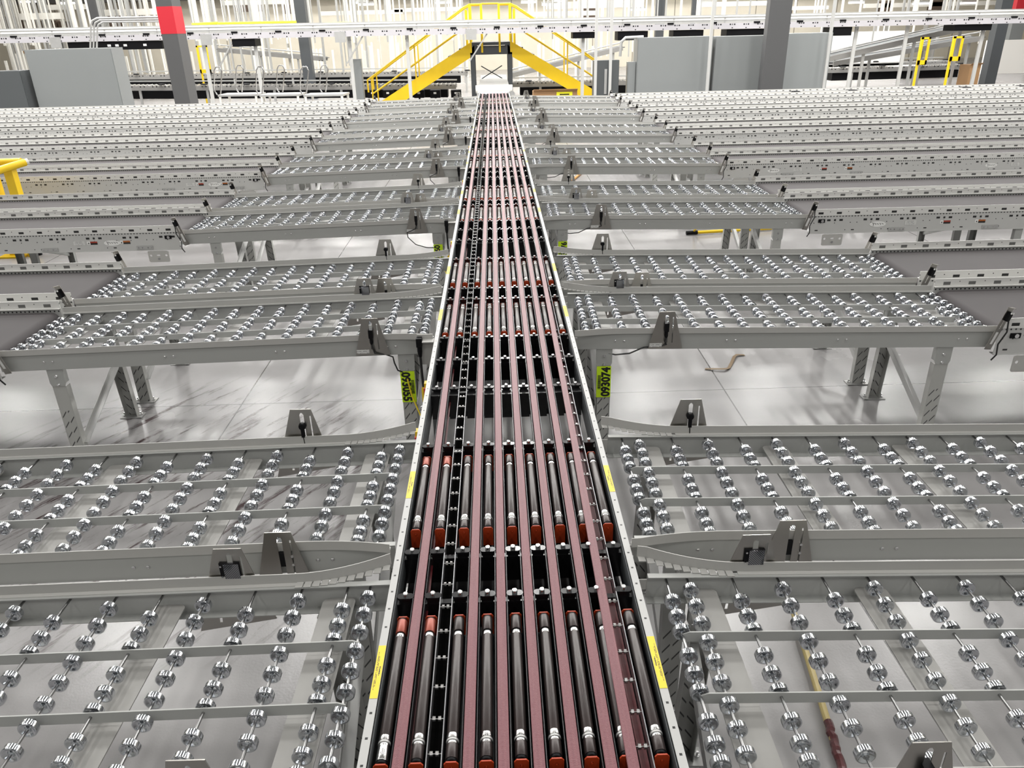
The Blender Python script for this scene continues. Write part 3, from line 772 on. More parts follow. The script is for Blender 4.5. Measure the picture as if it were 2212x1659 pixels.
# photo eyes beside the sorter rail on the left, with their cords; pull cords and switches
for k in range(1, 6):
    y = 4.045+DY*(k-1); n = 2*k
    b = thing('photo_eye', f'black photo eye on white bracket between sorter and {ORD[n]} left wheel conveyor', 'sensor', (-.440, y, Z0-.01), (0, 0, 0), 'photo eyes along the sorter'); b.scale = (1.6, 1.6, 1.6)
    obj('bracket', MB().box(-.02, .036, -.003, .0, -.085, .030).box(-.0, .04, -.035, 0, .010, .013).mesh('bracket', M['guard']), b)
    obj('head', MB().box(-.022, -.002, -.026, -.003, -.010, .022).lathe([(0, -.05), (.006, -.05), (.009, -.03), (.009, -.012), (0, -.008)], 2, (-.012, -.014, 0), 10).mesh('head', M['black']), b)
    obj('cable', MB().tube([(-.012, -.014, -.045), (-.010, -.02, -.12), (-.008, -.02, -.165)], .005, 7).mesh('cable', M['cable'], True), b)
    obj('connector', MB().lathe([(0, -.03), (.008, -.03), (.008, .02), (.006, .03), (0, .03)], 2, (-.008, -.02, -.195), 10).mesh('connector', M['yellow'], True), b)
    obj('cord', MB().tube([(-.008, -.02, -.222), (-.010, -.02, -.30), (-.03, .0, -.29), (-.06, .03, -.22), (-.08, .05, -.12)], .003, 6).mesh('cord', M['labyel'], True), b)
for s in (-1, 1):
    x = -.397 if s < 0 else .428
    tag(obj('safety_rope', MB().tube([(x, .8, Z0-.12), (x, 6, Z0-.12), (x, 21, Z0-.12)], .0028, 6).mesh('safety_rope', M['rednut'])), f'thin dark red rope strung along the {SIDE[s]} rail of the sorter', 'cord')
for k in range(0, 4):
    for j, yo in enumerate((3.62, 3.10)):
        y = yo+DY*k-(.0 if k else 0)
        if k == 0 and j == 1: pass
        b = thing('pull_switch', f'small red and yellow switch just {("past","beyond the corner of")[j]} the {ORD[2*k+1]} left wheel conveyor', 'switch', (-.396, y, Z0-.10), (0, 0, 0), 'pull-cord switches'); b.scale = (.75, .75, .75)
        obj('body', MB().box(-.014, .010, -.03, .03, -.05, .01).mesh('body', M['red']), b); obj('cap', MB().box(-.010, .014, -.02, .03, .010, .045).mesh('cap', M['yellow']), b)
for k in range(0, 3):
    for s in (-1, 1):
        pts = [(.0, .014*math.cos(a*PI/8), .014*math.sin(a*PI/8)) for a in range(17)]
        tag(obj('cord_ring', MB().tube(pts, .004, 6).mesh('cord_ring', M['bolt'], True), None, (-.397 if s < 0 else .428, 3.42+DY*k, Z0-.118), (0, 0, PI/2)), f'steel eye ring on the {SIDE[s]} red rope, past the {ORD[2*k+1]} wheel conveyor', 'ring', 'pull cord eye rings')

# ------------------------------------------------------------------ litter and tools on the floor
a = onz(1715, 1325, .03); c = onz(1828, 1690, .03)
d = (c-a); st = thing('broom_handle', 'pale yellow wooden handle lying on the floor under the nearest right wheel conveyor', 'pole', a)
M['wood'] = mat('pale_yellow_wood', (.52, .42, .18), .4, var=.15, scale=20)
p = lambda t: d*t
obj('pole', MB().tube([p(0), p(.5), p(.80)], .014, 10).mesh('pole', M['wood'], True), st)
rr = MB(); random.seed(5)
rr.tube([p(.70+.02*i)+Vector((random.uniform(-.003, .003), 0, random.uniform(0, .004))) for i in range(16)], .0165, 9); obj('ragged_wrap', rr.mesh('ragged_wrap', mat('torn_red_wrap', (.10, .028, .03), .3, var=.7, scale=90)), st)
def strip(name, pts, w, m_, label, cat, th=.002):
    b = MB(); rings = []
    for i, q in enumerate(pts):
        q = Vector(q); d = (Vector(pts[min(i+1, len(pts)-1)])-Vector(pts[max(i-1, 0)])); d.z = 0; d.normalize(); sd = Vector((-d.y, d.x, 0))
        rings.append([q-sd*w/2, q+sd*w/2, q+sd*w/2+Vector((0, 0, th)), q-sd*w/2+Vector((0, 0, th))])
    b.loft(rings); return tag(obj(name, b.mesh(name, m_)), label, cat)
P3 = [onz(u, v, .004) for u, v in ((1523, 797), (1545, 799), (1566, 800), (1574, 796), (1580, 785), (1586, 773), (1592, 768), (1608, 767))]
P3 = [q+Vector((0, 0, .012*math.sin(i*.9)**2)) for i, q in enumerate(P3)]
strip('cardboard_strap', P3, .024, mat('dull_tan_card', (.21, .15, .09), .85, var=.2), 'torn brown cardboard strip lying crooked on the floor', 'litter')
q = onz(160, 573, .003); cb = MB(); cb.prism([(-.14, -.05), (.10, -.06), (.14, .03), (.02, .07), (-.10, .05)], 2, 0, .004); cb.prism([(.10, -.06), (.22, -.01), (.14, .03)], 2, .0, .003)
tag(obj('cardboard_scrap', cb.mesh('cardboard_scrap', M['card']), None, q), 'flat brown cardboard scrap on the floor beyond the left belt conveyor', 'litter')
a = onz(1488, 503, .03); c = onz(1668, 493, .03); d = c-a
yp = thing('tool_pole', 'bright yellow pole with black grip lying under the right wheel conveyor', 'pole', a)
obj('pole', MB().tube([d*.09, d*1.0], .020, 10).mesh('pole', M['yellow'], True), yp); obj('grip', MB().tube([d*-.03, d*.10], .025, 10).mesh('grip', M['black'], True), yp)
obj('brace', MB().tube([d*.06+Vector((0, 0, .02)), Vector(onz(1510, 487, .25))-a], .012, 8).mesh('brace', M['yellow'], True), yp)
a = onz(1234, 392, .02); c = onz(1258, 371, .02); d = c-a
tag(obj('orange_stick', MB().tube([(0, 0, 0), d], .022, 8).mesh('orange_stick', mat('orange_wood', (.55, .27, .06), .5), True), None, a), 'short orange stick on the floor between right wheel conveyors', 'stick')

# ------------------------------------------------------------------ far end: overhead conveyor
def lerp(a, b, t): return a+(b-a)*t
PX = lambda Y: Y/1833.0            # metres per pixel across, at distance Y
def overhead():
    Y = 25.5
    a = at(-40, 94.5, Y); c = at(2260, 49, Y); d = c-a; L = d.length
    ang = math.asin(d.z/L)
    o = thing('overhead_conveyor', 'pale raised conveyor with perforated side and two guard tubes crossing the whole hall', 'conveyor', a, (0, -ang, 0))
    obj('side_frame', MB().box(0, L, 0, .05, -.0, .165).mesh('side_frame', M['upweb']), o, (0, 0, .0)).location = (0, 0, .165)
    for ob in o.children: ob.data.transform(Matrix.Translation((0, 0, -.165)))
    obj('side_frame', MB().box(0, L, .85, .90, 0, .165).mesh('side_frame', M['galv']), o)
    obj('roller_bed', MB().box(0, L, .05, .85, .12, .15).mesh('roller_bed', M['galv']), o)
    for z, r in ((.25, .022), (.335, .028)): obj('guard_tube', MB().tube([(0, .02, z), (L, .02, z)], r, 8).mesh('guard_tube', M['galv']), o)
    obj('guard_tube', MB().tube([(0, .88, .27), (L, .88, .27)], .025, 8).mesh('guard_tube', M['galv']), o)
    obj('side_guard', MB().box(0, L, .90, .95, .17, .40).mesh('side_guard', M['galv']), o)
    x = .6
    pm = MB().box(-.02, .02, -.01, .01, .16, .37).mesh('guard_post', M['galv'])
    while x < L: obj('guard_post', pm, o, (x, .03, 0)); x += 1.55
    ge = MB().box(-.09, .09, .0, .06, .0, .05).mesh('motor_guard', M['black'])
    for i in range(24): obj('drive_clip', ge, o, (1+i*1.31, -.03, .15))
    for u0, u1, dz in ((140, 345, .16), (498, 548, .14), (1238, 1285, .10), (1335, 1400, .18), (1455, 1520, .14), (1570, 1655, .16), (1795, 1840, .17), (2060, 2140, .10)):
        x0, x1 = (at(u0, 80, Y)-a).x, (at(u1, 80, Y)-a).x
        obj('drive_unit', MB().box(x0, x1, .06, .7, -dz-.08, -.01).mesh('drive_unit', M['black']), o)
    for u in (230, 247, 265, 308):
        x0 = (at(u, 80, Y)-a).x
        obj('drive_sticker', MB().box(x0-.05, x0+.05, .052, .06, -.15, -.09).mesh('drive_sticker', M['white']), o)
    for u in (118, 445, 735, 1018): 
        x0 = (at(u, 80, Y)-a).x; obj('junction_box', MB().box(x0-.16, x0+.16, -.03, .0, -.16, .14).mesh('junction_box', M['galv']), o)
    # legs to the floor
    for u in (432, 545, 752, 878, 1262, 1855, 1965, 2130):
        x0 = (at(u, 100, Y)-a).x; hz = a.z+d.z*x0/L
        obj('leg', MB().box(x0-.05, x0+.05, .3, .36, -hz, 0).mesh('leg', M['bweb']), o)
    for u in (470, 750, 1020):
        x0 = (at(u, 80, Y)-a).x; obj('knee_brace', MB().beam((x0+.45, .1, 0), (x0-.1, .1, -.75), .05, .04).mesh('knee_brace', M['galv']), o)
    return o
overhead()
def roller_conv(label, u0, v0, u1, v1, Y, frame=.17, n=60, under=True, w=.8):
    """straight roller conveyor between two picture points of its near top edge"""
    a, c = at(u0, v0, Y), at(u1, v1, Y); d = c-a; L = d.length; ang = math.asin(d.z/L)
    o = thing('roller_conveyor', label, 'conveyor', a, (0, -ang, 0))
    obj('side_frame', MB().box(0, L, 0, .04, -frame, -.03).mesh('side_frame', M['loweb']), o).data.transform(Matrix.Identity(4))
    obj('side_frame', MB().box(0, L, w, w+.04, -frame, -.03).mesh('side_frame', M['galv']), o)
    if under: obj('drive_bed', MB().box(.3, L-.3, .12, w-.1, -frame-.28, -frame-.02).mesh('drive_bed', M['black']), o)
    obj('guide_rail', MB().box(0, L, w-.02, w+.05, .06, .10).mesh('guide_rail', M['galv']), o)
    b = MB(); st = L/n
    for i in range(n): b.lathe([(0, .04), (.025, .04), (.025, w), (0, w)], 1, ((i+.5)*st, 0, -.035), 8)
    tag(obj('roller', b.mesh('roller_bed_many', M['rollerband'], True), o), kind='stuff')
    x = 1.0
    lgm = MB().box(-.04, .04, .05, .10, -(a.z-.0), -frame).mesh('leg', M['galv'])
    while x < L: obj('leg', lgm, o, (x, 0, 0)); x += 2.3
    kb = MB().lathe([(0, 0), (.10, 0), (.12, .02), (.09, .045), (0, .05)], 2, (0, 0, 0), 10).mesh('guide_knob', M['black'])
    x = .6
    while x < L: obj('guide_knob', kb, o, (x, .0, .0)); x += 1.45
    return o
ra = roller_conv('grey roller conveyor with bright rollers, front one of two beyond the left stair', -60, 186, 985, 181, 28.5, n=110)
roller_conv('grey roller conveyor, rear one of two beyond the left stair', -60, 166, 1010, 153, 33, n=120)
roller_conv('grey roller conveyor between the right stair and the grey cabinets', 1105, 177, 1420, 171, 28.5, n=40)
roller_conv('bright roller conveyor beyond the cabinets, ending at the tall cardboard box', 1785, 147, 2095, 138, 30, n=60)
roller_conv('upper roller conveyor beyond the cabinets under the incline', 1785, 137, 2060, 130, 34, n=60)
for i, u in enumerate((805, 838, 868, 905, 940, 985)):
    q = at(u, 203, 27.9)
    b = thing('drive_motor', f'black drive unit with pale label under front roller conveyor, {ORD[i] if i else "leftmost"} of six', 'motor', (q.x, 27.9, .0), group='drive units under the roller conveyor')
    if i: b['label'] = f'black drive unit with pale label under the roller conveyor, {ORD[i]} of six from the left'
    z = q.z; obj('housing', MB().box(-.17, .17, 0, .4, z-.13, z+.12).box(-.03, .03, .1, .2, 0, z-.13).mesh('housing', M['black']), b); obj('label_plate', MB().box(-.05, .04, -.006, 0, z+.0, z+.06).mesh('label_plate', M['white']), b)

# ------------------------------------------------------------------ crossover stairs
def stairs():
    Y0, Y1 = 26.6, 27.9
    xl, xr = at(1015, 100, Y0).x, at(1106, 100, Y0).x; zp = at(1060, 91, Y0).z
    o = thing('crossover_stairs', 'yellow crossover stairs with dark platform and handrails spanning the conveyor at the far end', 'stairs', ((xl+xr)/2, Y0, 0))
    cx = (xl+xr)/2; hw = (xr-xl)/2
    obj('platform', MB().box(-hw, hw, 0, Y1-Y0, zp-.09, zp).mesh('platform', M['dgrey']), o)
    for y in (0, Y1-Y0-.08): obj('platform_beam', MB().box(-hw, hw, y, y+.08, zp-.36, zp-.13).box(-hw+.1, -hw+.2, y, y+.08, zp-.13, zp-.09).box(hw-.2, hw-.1, y, y+.08, zp-.13, zp-.09).mesh('platform_beam', M['dgrey']), o)
    for x in (-hw+.07, hw-.07):
        for y in (.0, Y1-Y0-.13): obj('leg', MB().box(x-.07, x+.07, y, y+.13, 0, zp-.09).mesh('leg', M['dgrey']), o)
    for s in (-1, 1):
        # stringers run down to the floor
        slope = .60
        zt = zp-.02; run = zt/slope
        for y in (.0, Y1-Y0-.06):
            pts = [(s*hw, zt-.42), (s*hw, zt), (s*(hw+.02), zt), (s*(hw+run), .12), (s*(hw+run), 0), (s*(hw+run-.55), 0)]
            obj('stringer', MB().prism(pts, 1, y, y+.05).mesh('stringer', M['yellow']), o)
        for i in range(9):
            t = (i+.6)/9; obj('tread', MB().box(min(s*(hw+run*t-.14), s*(hw+run*t+.14)), max(s*(hw+run*t-.14), s*(hw+run*t+.14)), .05, Y1-Y0-.06, zt*(1-t)-.06, zt*(1-t)-.02).mesh('tread', M['dgrey']), o)
        for y in (.02, Y1-Y0-.04):
            hb = MB(); top = [(s*(hw-.02), y, zp+1.07), (s*(hw+.16), y, zp+1.0), (s*(hw+run*.97), y, zp*.03+1.0), (s*(hw+run*1.04), y, .92), (s*(hw+run*1.04), y, .55)]
            obj('handrail', hb.tube(top, .027, 8).mesh('handrail', M['yellow'], True), o)
            obj('middle_rail', MB().tube([(s*hw, y, zp+.52), (s*(hw+run*1.0), y, .50)], .022, 8).mesh('middle_rail', M['yellow'], True), o)
            for t in (.03, .55, 1.0):
                z = zt*(1-t); obj('rail_post', MB().tube([(s*(hw+run*t), y, max(0, z-.1)), (s*(hw+run*t), y, z+1.02)], .022, 8).mesh('rail_post', M['yellow']), o)
            for z in (.55, 1.08): obj('platform_rail', MB().tube([(s*(hw-.02), y, zp+z), (s*(hw*.42), y, zp+z)], .026, 8).mesh('platform_rail', M['yellow']), o)
            for x in (hw-.03, hw*.42): obj('rail_post', MB().box(s*x-.03, s*x+.03, y-.03, y+.03, zp-.3, zp+1.10).mesh('rail_post', M['yellow']), o)
    obj('platform_rail', MB().tube([(-hw*.42, Y1-Y0-.04, zp+1.12), (hw*.42, Y1-Y0-.04, zp+1.12)], .028, 8).mesh('platform_rail', M['yellow']), o)
    obj('cross_bracing', MB().beam((-.35, Y1-Y0+.0, zp-.75), (.35, Y1-Y0, zp-1.15), .05, .03).beam((.35, Y1-Y0+.03, zp-.75), (-.35, Y1-Y0+.03, zp-1.15), .05, .03).mesh('cross_bracing', M['dgrey']), o)
    # takeaway conveyor under the platform
    t = thing('takeaway_conveyor', 'short grey curved takeaway conveyor just past the end of the sorter', 'conveyor', (.02, YE+.3, 0))
    obj('bed', MB().box(-.45, .45, 0, 8, Z0-.10, Z0-.02).mesh('bed', M['galv']), t)
    obj('hood', MB().lathe([(0, -.50), (.10, -.50), (.10, .50), (0, .50)], 0, (0, .55, Z0+.03), 16).mesh('hood', M['whitesteel'], True), t)
    for x in (-.4, .4): obj('leg', MB().box(x-.03, x+.03, .4, .46, 0, Z0-.1).mesh('leg', M['galv']), t)
stairs()

# ------------------------------------------------------------------ cabinets, columns, conduits
def cabinet(label, u0, u1, vt, Y, depth, mats='cab', side=None, name='electrical_cabinet', tw=None):
    a, c = at(u0, vt, Y), at(u1, vt, Y); w = c.x-a.x; h = a.z
    o = thing(name, label, 'cabinet', (a.x, Y, 0))
    obj('body', MB().box(0, w, 0, depth, .06, h).mesh('body', M[side or mats]), o)
    obj('door', MB().box(.015, w-.015, -.025, 0, .09, h-.02).mesh('door', M[mats]), o)
    obj('plinth', MB().box(.02, w-.02, .02, depth-.02, 0, .06).mesh('plinth', M['dgrey']), o)
    return o, w, h
cabinet('large pale grey cabinet standing left of the red-banded column', 52, 240, 108, 21.9, .7, side='cab')
cabinet('dark grey cabinet cut off at the left edge', -40, 44, 155, 21.7, .5, mats='cabd')
cabinet('widest grey cabinet, between the small wall panel and the thick column', 1378, 1541, 82, 21.9, .6)
cabinet('grey cabinet half hidden behind the thick right column', 1546, 1676, 79, 22.0, .6)
M['cabp'] = mat('cabinet_pale_grey', (.27, .285, .285), .42)
cabinet('pale grey cabinet standing right of the thick column', 1688, 1800, 73, 21.9, .6, mats='cabp')
o, w, h = cabinet('dark grey switch panel at the foot of the right stair', 1283, 1338, 131, 22.0, .3, mats='cabd', name='switch_panel')
obj('label_strip', MB().box(w*.42, w*.52, -.05, -.025, h*.45, h*.86).mesh('label_strip', M['galv']), o)
o, w, h = cabinet('small grey box beside the widest cabinet', 1356, 1374, 134, 22.0, .2, name='junction_cabinet')
o, w, h = cabinet('narrow grey panel beyond the left conveyors, near the stair foot', 757, 779, 128, 26.1, .2, name='control_panel')
def column(label, u, vtop_band, vbot_band, Y, wpx, m_='col', red=False):
    q = at(u, 60, Y); w = wpx*PX(Y)/2
    o = thing('steel_column', label, 'column', (q.x, Y, 0), (0, 0, math.radians(-9) if red or wpx > 44 else 0))
    obj('shaft', MB().box(-w, w, -w, w, 0, 8.9).mesh('shaft', M[m_]), o)
    obj('base_plate', MB().box(-w-.06, w+.06, -w-.06, w+.06, 0, .03).mesh('base_plate', M[m_]), o)
    if red:
        z0, z1 = at(u, vbot_band, Y).z, at(u, vtop_band, Y).z
        obj('red_band', MB().box(-w-.004, w+.004, -w-.004, w+.004, z0, z1).mesh('red_band', mat('red_band_paint', (.56, .02, .035), .45)), o)
    return o
column('grey column with a red painted band', 373, 14, 73, 21.3, 36, red=True)
column('thick grey column between the right cabinets', 1678, 0, 0, 21.3, 46, m_='col')
column('dark column far behind, left of the yellow stairs', 655, 0, 0, 32, 22, m_='dgrey')
column('dark column far behind, right of the yellow stairs', 1424, 0, 0, 36, 17, m_='dgrey')
column('slim dark column far behind the thick right column', 1497, 0, 0, 38, 11, m_='dgrey')
column('grey column far behind the left hanger rods', 212, 0, 0, 36, 20, m_='col')
column('dark column beyond the incline near the right edge', 2158, 0, 0, 30, 24, m_='dgrey')
q = column('distant column with a red band at the right edge', 2193, -20, 26, 40, 26, m_='cab', red=True)
for i, (u, pu) in enumerate(((186, 60), (193, 66), (200, 72))):
    a = at(u, 110, 21.9); top = at(u, 45+i*4, 21.9); far = at(345, 36+i*5, 21.9)
    pts = [(a.x, 22.1, a.z-.05), (top.x, 22.1, top.z-.1), (top.x+.06, 22.1, top.z-.0), (top.x+.2, 22.1, top.z+.06), (far.x, 22.1, far.z)]
    tag(obj('conduit', MB().tube(pts, .024, 8).mesh('conduit', M['galv'], True)), f'bent steel conduit rising from the large left cabinet, {("outermost", "middle", "innermost")[i]} of three', 'conduit', 'conduits over the left cabinet')
for i, (u, Y, vt, vb) in enumerate(((1290, 21.85, -10, 210), (1321, 21.85, 60, 210), (1543, 21.6, -10, 205), (1806, 21.6, -10, 198))):
    a = at(u, vb, Y); t = at(u, vt, Y)
    tag(obj('strut_post', MB().box(-.035, .035, -.03, .03, 0, max(t.z, 3)).mesh('strut_post', M['bweb']), None, (t.x if i != 2 else t.x, Y, 0)), ('slotted steel post at the near side of the switch panel', 'slotted steel post at the far side of the switch panel', 'slotted steel post between the two wide cabinets', 'slotted steel post at the outer corner of the palest cabinet')[i], 'post')
a = at(1345, 150, 21.9); tag(obj('bent_conduit', MB().tube([(a.x-.05, 22.1, 1.6), (a.x-.03, 22.1, 1.95), (a.x+.08, 22.1, 2.05), (a.x+.55, 22.1, 2.06)], .04, 8).mesh('bent_conduit', M['galv'], True)), 'bent steel conduit between switch panel and widest cabinet', 'conduit')

# ------------------------------------------------------------------ inclines, carts, gates, boxes
def incline(label, u0, v0, u1, v1, Y, w=.8, th=.16, m_='galv'):
    a, c = at(u0, v0, Y), at(u1, v1, Y+1.0)
    o = thing('incline_conveyor', label, 'conveyor', a); d = c-a
    n = Vector((0, 0, 1)); off = Vector((0, w, 0))
    obj('side_frame', MB().beam((0, 0, 0), d, .05, th).mesh('side_frame', M['loweb' if m_ == 'galv' else m_]), o)
    obj('side_frame', MB().beam(off, d+off, .05, th).mesh('side_frame', M['galv']), o)
    obj('belt', MB().beam(off/2+Vector((0, 0, th*.2)), d+off/2+Vector((0, 0, th*.2)), w, .02).mesh('belt', M['dgrey']), o)
    obj('guard_rail', MB().tube([Vector((0, 0, th+.05)), d+Vector((0, 0, th+.05))], .025, 8).mesh('guard_rail', M['galv']), o)
    for t in (.25, .6, .92):
        p = d*t; obj('leg', MB().box(p.x-.04, p.x+.04, p.y+.1, p.y+.16, -a.z, p.z-th/2).mesh('leg', M['galv']), o)
incline('long grey incline rising to the right, beyond the palest cabinet', 1790, 128, 2105, 55, 25.9)
incline('lower grey incline below the long one, beyond the palest cabinet', 1800, 138, 2125, 82, 27.5)
incline('grey incline rising behind the right stair', 1105, 163, 1345, 104, 30.4)
incline('pale incline far behind the left ladder carts', 700, 128, 470, 108, 35.5)
def gate(label, u0, u1, v0, v1, Y):
    a, c = at(u0, v1, Y), at(u1, v0, Y); o = thing('yellow_gate', label, 'gate', (a.x, Y, 0)); w = c.x-a.x; t = .055
    obj('frame', MB().box(0, t, 0, .05, a.z, c.z).box(w-t, w, 0, .05, a.z, c.z).box(0, w, 0, .05, c.z-t, c.z).box(0, w, 0, .05, a.z, a.z+.12).mesh('frame', M['yellow']), o)
    obj('post', MB().box(0, t, .05, .1, 0, c.z).mesh('post', M['yellow']), o)
gate('yellow gate frame left of two under the incline', 1982, 2012, 80, 140, 24.2)
gate('yellow gate frame right of two under the incline', 2052, 2084, 78, 132, 24.2)
gate('yellow frame behind the large left cabinet', 244, 262, 112, 178, 30)
gate('yellow frame just right of the red-banded column', 433, 446, 98, 158, 30)
def wbox(name, label, u0, u1, v0, v1, Y, dep, m_, z0=None):
    a, c = at(u0, v1, Y), at(u1, v0, Y); zb = a.z if z0 is None else z0
    o = thing(name, label, 'box', (a.x, Y, zb)); w = c.x-a.x; h = c.z-zb
    obj('body', MB().box(0, w, 0, dep, 0, h).mesh('body', M[m_]), o); obj('flap', MB().add([(0, 0, h), (w, 0, h), (w, -.12, h+.06), (0, -.12, h+.06), (0, .004, h), (w, .004, h), (w, -.116, h+.064), (0, -.116, h+.064)], [(0, 1, 2, 3), (4, 5, 6, 7), (0, 1, 5, 4), (2, 3, 7, 6), (1, 2, 6, 5), (0, 3, 7, 4)]).mesh('flap', M['card']), o)
    return o, w, h
o, w, h = wbox('cardboard_box', 'long brown cardboard box with yellow sticker past the last right conveyor', 1152, 1247, 196, 215, 22.4, .5, 'card', 0)
M['brightyel'] = mat('bright_yellow_sticker', (.90, .88, .02), .5)
obj('sticker', MB().box(w*.53, w*.89, -.006, 0, h-.30, h-.02).mesh('sticker', M['brightyel']), o); obj('sticker_print', MB().box(w*.60, w*.82, -.009, -.006, h-.10, h-.07).mesh('sticker_print', M['ink']), o)
wbox('cardboard_box', 'tall brown cardboard box at the end of the bright roller conveyor', 2086, 2120, 140, 190, 26.3, .6, 'card', 0)
wbox('cardboard_box', 'small cardboard box far behind the left hanger rods', 12, 28, 38, 60, 46, .5, 'card', 0)
for i, u in enumerate((470, 560, 655)):
    Y = 22.6-.15*i; a = at(u, 205, Y)
    o = thing('platform_cart', f'white tubular platform cart with loop handles, {("farthest left", "middle", "nearest the yellow stairs")[i]} of three', 'cart', (a.x, Y, 0), (0, 0, math.radians(-4)), 'platform carts beyond the left conveyors')
    z = a.z; w = 1.1
    obj('deck', MB().box(0, w, 0, .7, z-.05, z).mesh('deck', M['galv']), o)
    for x in (.05, w-.05):
        for y in (.03, .67): obj('leg', MB().box(x-.025, x+.025, y-.025, y+.025, 0, z-.05).mesh('leg', M['whitesteel']), o)
    for x0 in (-.02, .32):
        pts = [(x0, .02, z), (x0-.06, .02, z+.12), (x0+.04, .02, z+.62), (x0+.10, .02, z+.70), (x0+.20, .02, z+.70), (x0+.24, .02, z+.60), (x0+.10, .02, z+.02)]
        if x0 > 0: pts = [(q[0]+.02, .66, q[2]) for q in pts]
        obj('loop_handle', MB().tube(pts, .018, 8).mesh('loop_handle', M['rollerband'], True), o)
# yellow guard rail at the left edge
YG = 9.3; pg = at(30, 398, YG); zt = at(25, 364, YG).z
o = thing('guard_rail_barrier', 'yellow tubular guard rail on posts between the left belt conveyors', 'barrier', (pg.x, YG, 0))
V = lambda u, v, Y: at(u, v, Y)-Vector((pg.x, YG, 0))
obj('post', MB().box(-.05, .05, -.05, .05, 0, zt).mesh('post', M['yellow']), o)
p2 = onz(36, 552, 0)-Vector((pg.x, YG, 0))
obj('post', MB().box(p2.x-.05, p2.x+.05, p2.y-.05, p2.y+.05, 0, zt).mesh('post', M['yellow']), o)
obj('base_plate', MB().box(p2.x-.14, p2.x+.16, p2.y-.14, p2.y+.14, 0, .02).mesh('base_plate', M['yellow']), o)
obj('anchor', MB().lathe([(0, 0), (.04, 0), (.04, .05), (0, .06)], 2, (p2.x+.27, p2.y, 0), 10).mesh('anchor', M['black']), o)
obj('top_tube', MB().tube([V(-60, 389, 8.95), V(10, 364, 9.2), V(54, 350.5, 9.4)], .042, 12).mesh('top_tube', M['yellow'], True), o)
obj('top_tube', MB().tube([V(-60, 353, 9.5), V(46, 349, 9.5)], .042, 12).mesh('top_tube', M['yellow'], True), o)
obj('end_tape', MB().tube([V(51, 351.5, 9.385), V(61, 348, 9.42)], .036, 10).mesh('end_tape', M['white'], True), o)
# ------------------------------------------------------------------ hanger rods, far rails, lamps
random.seed(11)
rodm = {}
spots = [(random.uniform(-5, 350), 0) for _ in range(88)]+[(random.uniform(405, 1000), 1) for _ in range(112)]+[(random.uniform(1140, 1400), 2) for _ in range(50)]+[(random.uniform(1400, 2200), 3) for _ in range(50)]
for u, g in spots:
    Y = random.uniform(34.1, 38.5) if g == 1 or g == 0 else random.uniform(30.5, 38.5); zb = random.choice((1.9, 2.1, 2.4, .9, .2)) if g < 2 else random.choice((2.2, 2.4, 2.6, 1.2)); r = random.choice((.022, .03, .04))
    mm = random.choice(('whitesteel', 'whitesteel', 'galv')); key = (zb, r, mm)
    if key not in rodm: rodm[key] = MB().box(-r, r, -r, r, zb, 8.95).mesh('hanger_rod', M[mm])
    q = at(u, 40, Y)
    tag(obj('hanger_rod', rodm[key], None, (q.x, Y, 0)), 'thin hanger rod in the forest of rods before the far wall', 'rod', 'hanger rods before the far wall')
random.seed(21)
for i in range(70):
    u = random.uniform(0, 1010) if i < 55 else random.uniform(1110, 1290); Y = random.uniform(36, 46); r = .045; z = random.choice((1.5, 1.75))
    q = at(u, 100, Y); 
    tag(obj('rack_post', MB().box(-r, r, -r, r, 0, z).mesh('rack_post', M['whitesteel']), None, (q.x, Y, 0)), 'white rack post standing on the floor before the far wall', 'post', 'rack posts before the far wall')
for i, (u0, u1, v, Y, th) in enumerate(((40, 130, 36, 36, .12), (100, 200, 16, 38, .10), (200, 345, 28, 37, .12), (480, 620, 6, 39, .10), (690, 870, 29, 40, .09), (850, 1000, 22, 40, .08), (1140, 1290, 31, 40, .10), (1180, 1390, 12, 38, .14), (1250, 1380, 4, 42, .10), (1500, 1660, 10, 41, .10), (1700, 1790, 18, 36, .07), (1870, 2200, 12, 44, .10))):
    a, c = at(u0, v, Y), at(u1, v-(u1-u0)*.02, Y)
    tag(obj('overhead_beam', MB().box(0, c.x-a.x, 0, .3, -th, th).mesh('overhead_beam', M['whitesteel']), None, (a.x, Y, (a.z+c.z)/2)), f'white overhead beam among the hanger rods, {("first second third fourth fifth sixth seventh eighth ninth tenth eleventh twelfth".split())[i]} counting from the left', 'beam', 'overhead beams')
for i, (u0, u1, v, Y) in enumerate(((415, 470, 53, 30), (472, 640, 51, 31), (660, 760, 53, 31))):
    a, c = at(u0, v, Y), at(u1, v-3, Y)
    o = thing('yellow_edge_rail', f'bright yellow rail above the raised conveyor, {("left", "middle", "right")[i]} piece of three', 'rail', a)
    d = c-a; obj('tube', MB().tube([(0, 0, 0), (d.x, 0, d.z)], .05, 8).mesh('tube', M['brightyel']), o)
    for t in (.1, .9): obj('hanger', MB().box(d.x*t-.012, d.x*t+.012, -.012, .012, d.z*t, 8.98-a.z).mesh('hanger', M['galv']), o)
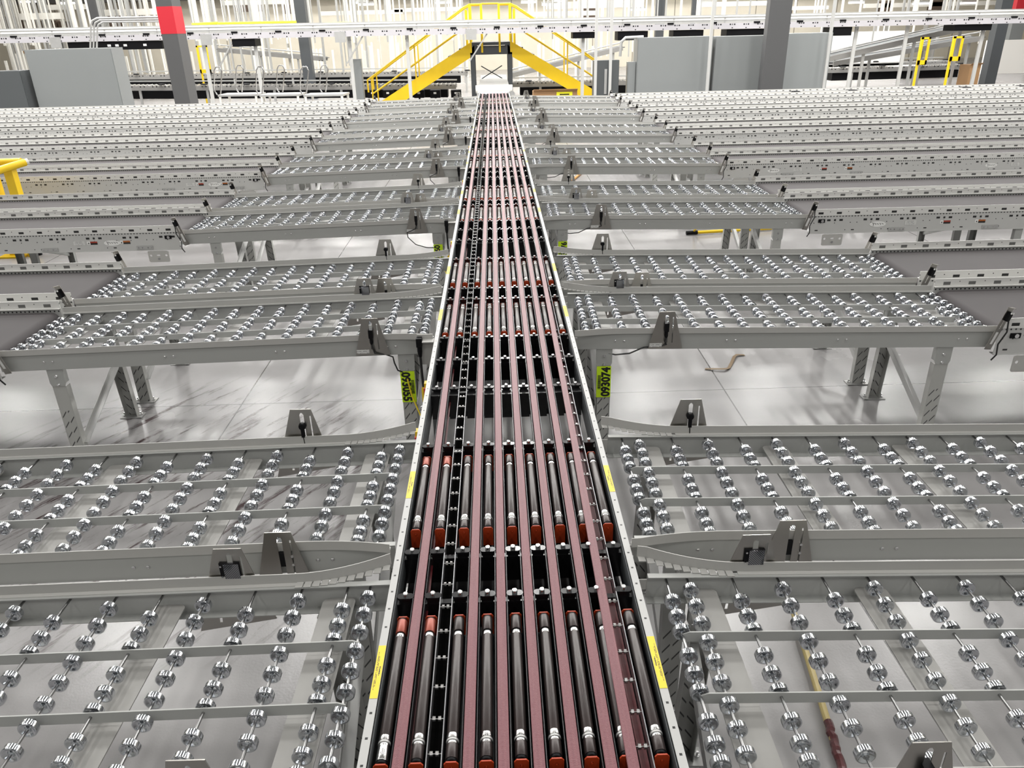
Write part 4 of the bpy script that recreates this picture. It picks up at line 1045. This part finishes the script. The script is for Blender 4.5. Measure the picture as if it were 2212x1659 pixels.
for i, (u, v, Y) in enumerate(((780, 5, 42), (790, 9, 40), (955, 5, 40), (962, 1, 44), (1142, 4, 40), (1188, 9, 38), (1210, 2, 44), (1380, 20, 40), (1520, 6, 42), (1850, 5, 42), (1990, 7, 40), (2090, 6, 42), (60, 3, 44), (150, 6, 40))):
    a = at(u, v, Y); o = thing('strip_lamp', f'small lit lamp high among the far rods, {("first second third fourth fifth sixth seventh eighth ninth tenth eleventh twelfth thirteenth fourteenth".split())[i] if i < 12 else ("thirteenth", "fourteenth")[i-12]} built along the hall', 'lamp', a, group='far lit lamps')
    o['label'] = 'small glowing lamp hanging high among the far rods'
    obj('diffuser', MB().box(-.35, .35, -.12, .12, -.05, .02).mesh('diffuser', M['lamp']), o); obj('housing', MB().box(-.36, .36, -.13, .13, .02, .10).mesh('housing', M['galv']), o)
    obj('stem', MB().box(-.012, .012, -.012, .012, .10, 8.9-a.z).mesh('stem', M['galv']), o)
for i, (u0, u1, v0, v1, Y) in enumerate(((1785, 1960, 66, 118, 34), (2120, 2230, 85, 150, 36))):
    a, c = at(u0, v1, Y), at(u1, v0, Y); tag(obj('partition_panel', MB().box(0, c.x-a.x, 0, .1, 0, c.z).mesh('partition_panel', mat('white_panel', (.86, .84, .80), .6)), None, (a.x, Y, 0)), ('white partition panel behind the long incline', 'white partition panel at the right edge behind the incline')[i], 'panel')

# dark mezzanine edge and racks seen between the rods
struct('ceiling_mezzanine', MB().box(-31.9, 31.9, 48.9, 49.95, 4.1, 4.6).mesh('ceiling_mezzanine', M['ceil']))
M['brown'] = mat('dark_brown_board', (.075, .05, .035), .7)
for i, (u0, u1, v0, v1) in enumerate(((8, 34, 36, 62), (46, 66, 40, 70), (95, 120, 44, 75), (128, 150, 46, 66), (232, 262, 30, 60), (505, 560, 8, 26), (610, 640, 10, 30), (1262, 1290, 8, 40), (1690, 1712, 20, 48), (1900, 1930, 2, 26), (2010, 2040, 0, 22))):
    a, c = at(u0, v1, 44), at(u1, v0, 44); w = c.x-a.x
    o = thing('storage_rack', f'dark brown storage rack far behind the rods, {"first second third fourth fifth sixth seventh eighth ninth tenth eleventh".split()[i]} from the left', 'rack', (a.x, 44, 0))
    obj('shelf_unit', MB().box(0, w, 0, .4, a.z, min(c.z, 3.9)).mesh('shelf_unit', M['brown']), o)
    for x in (0, w-.05): obj('upright', MB().box(x, x+.05, 0, .4, 0, a.z).mesh('upright', M['galv']), o)
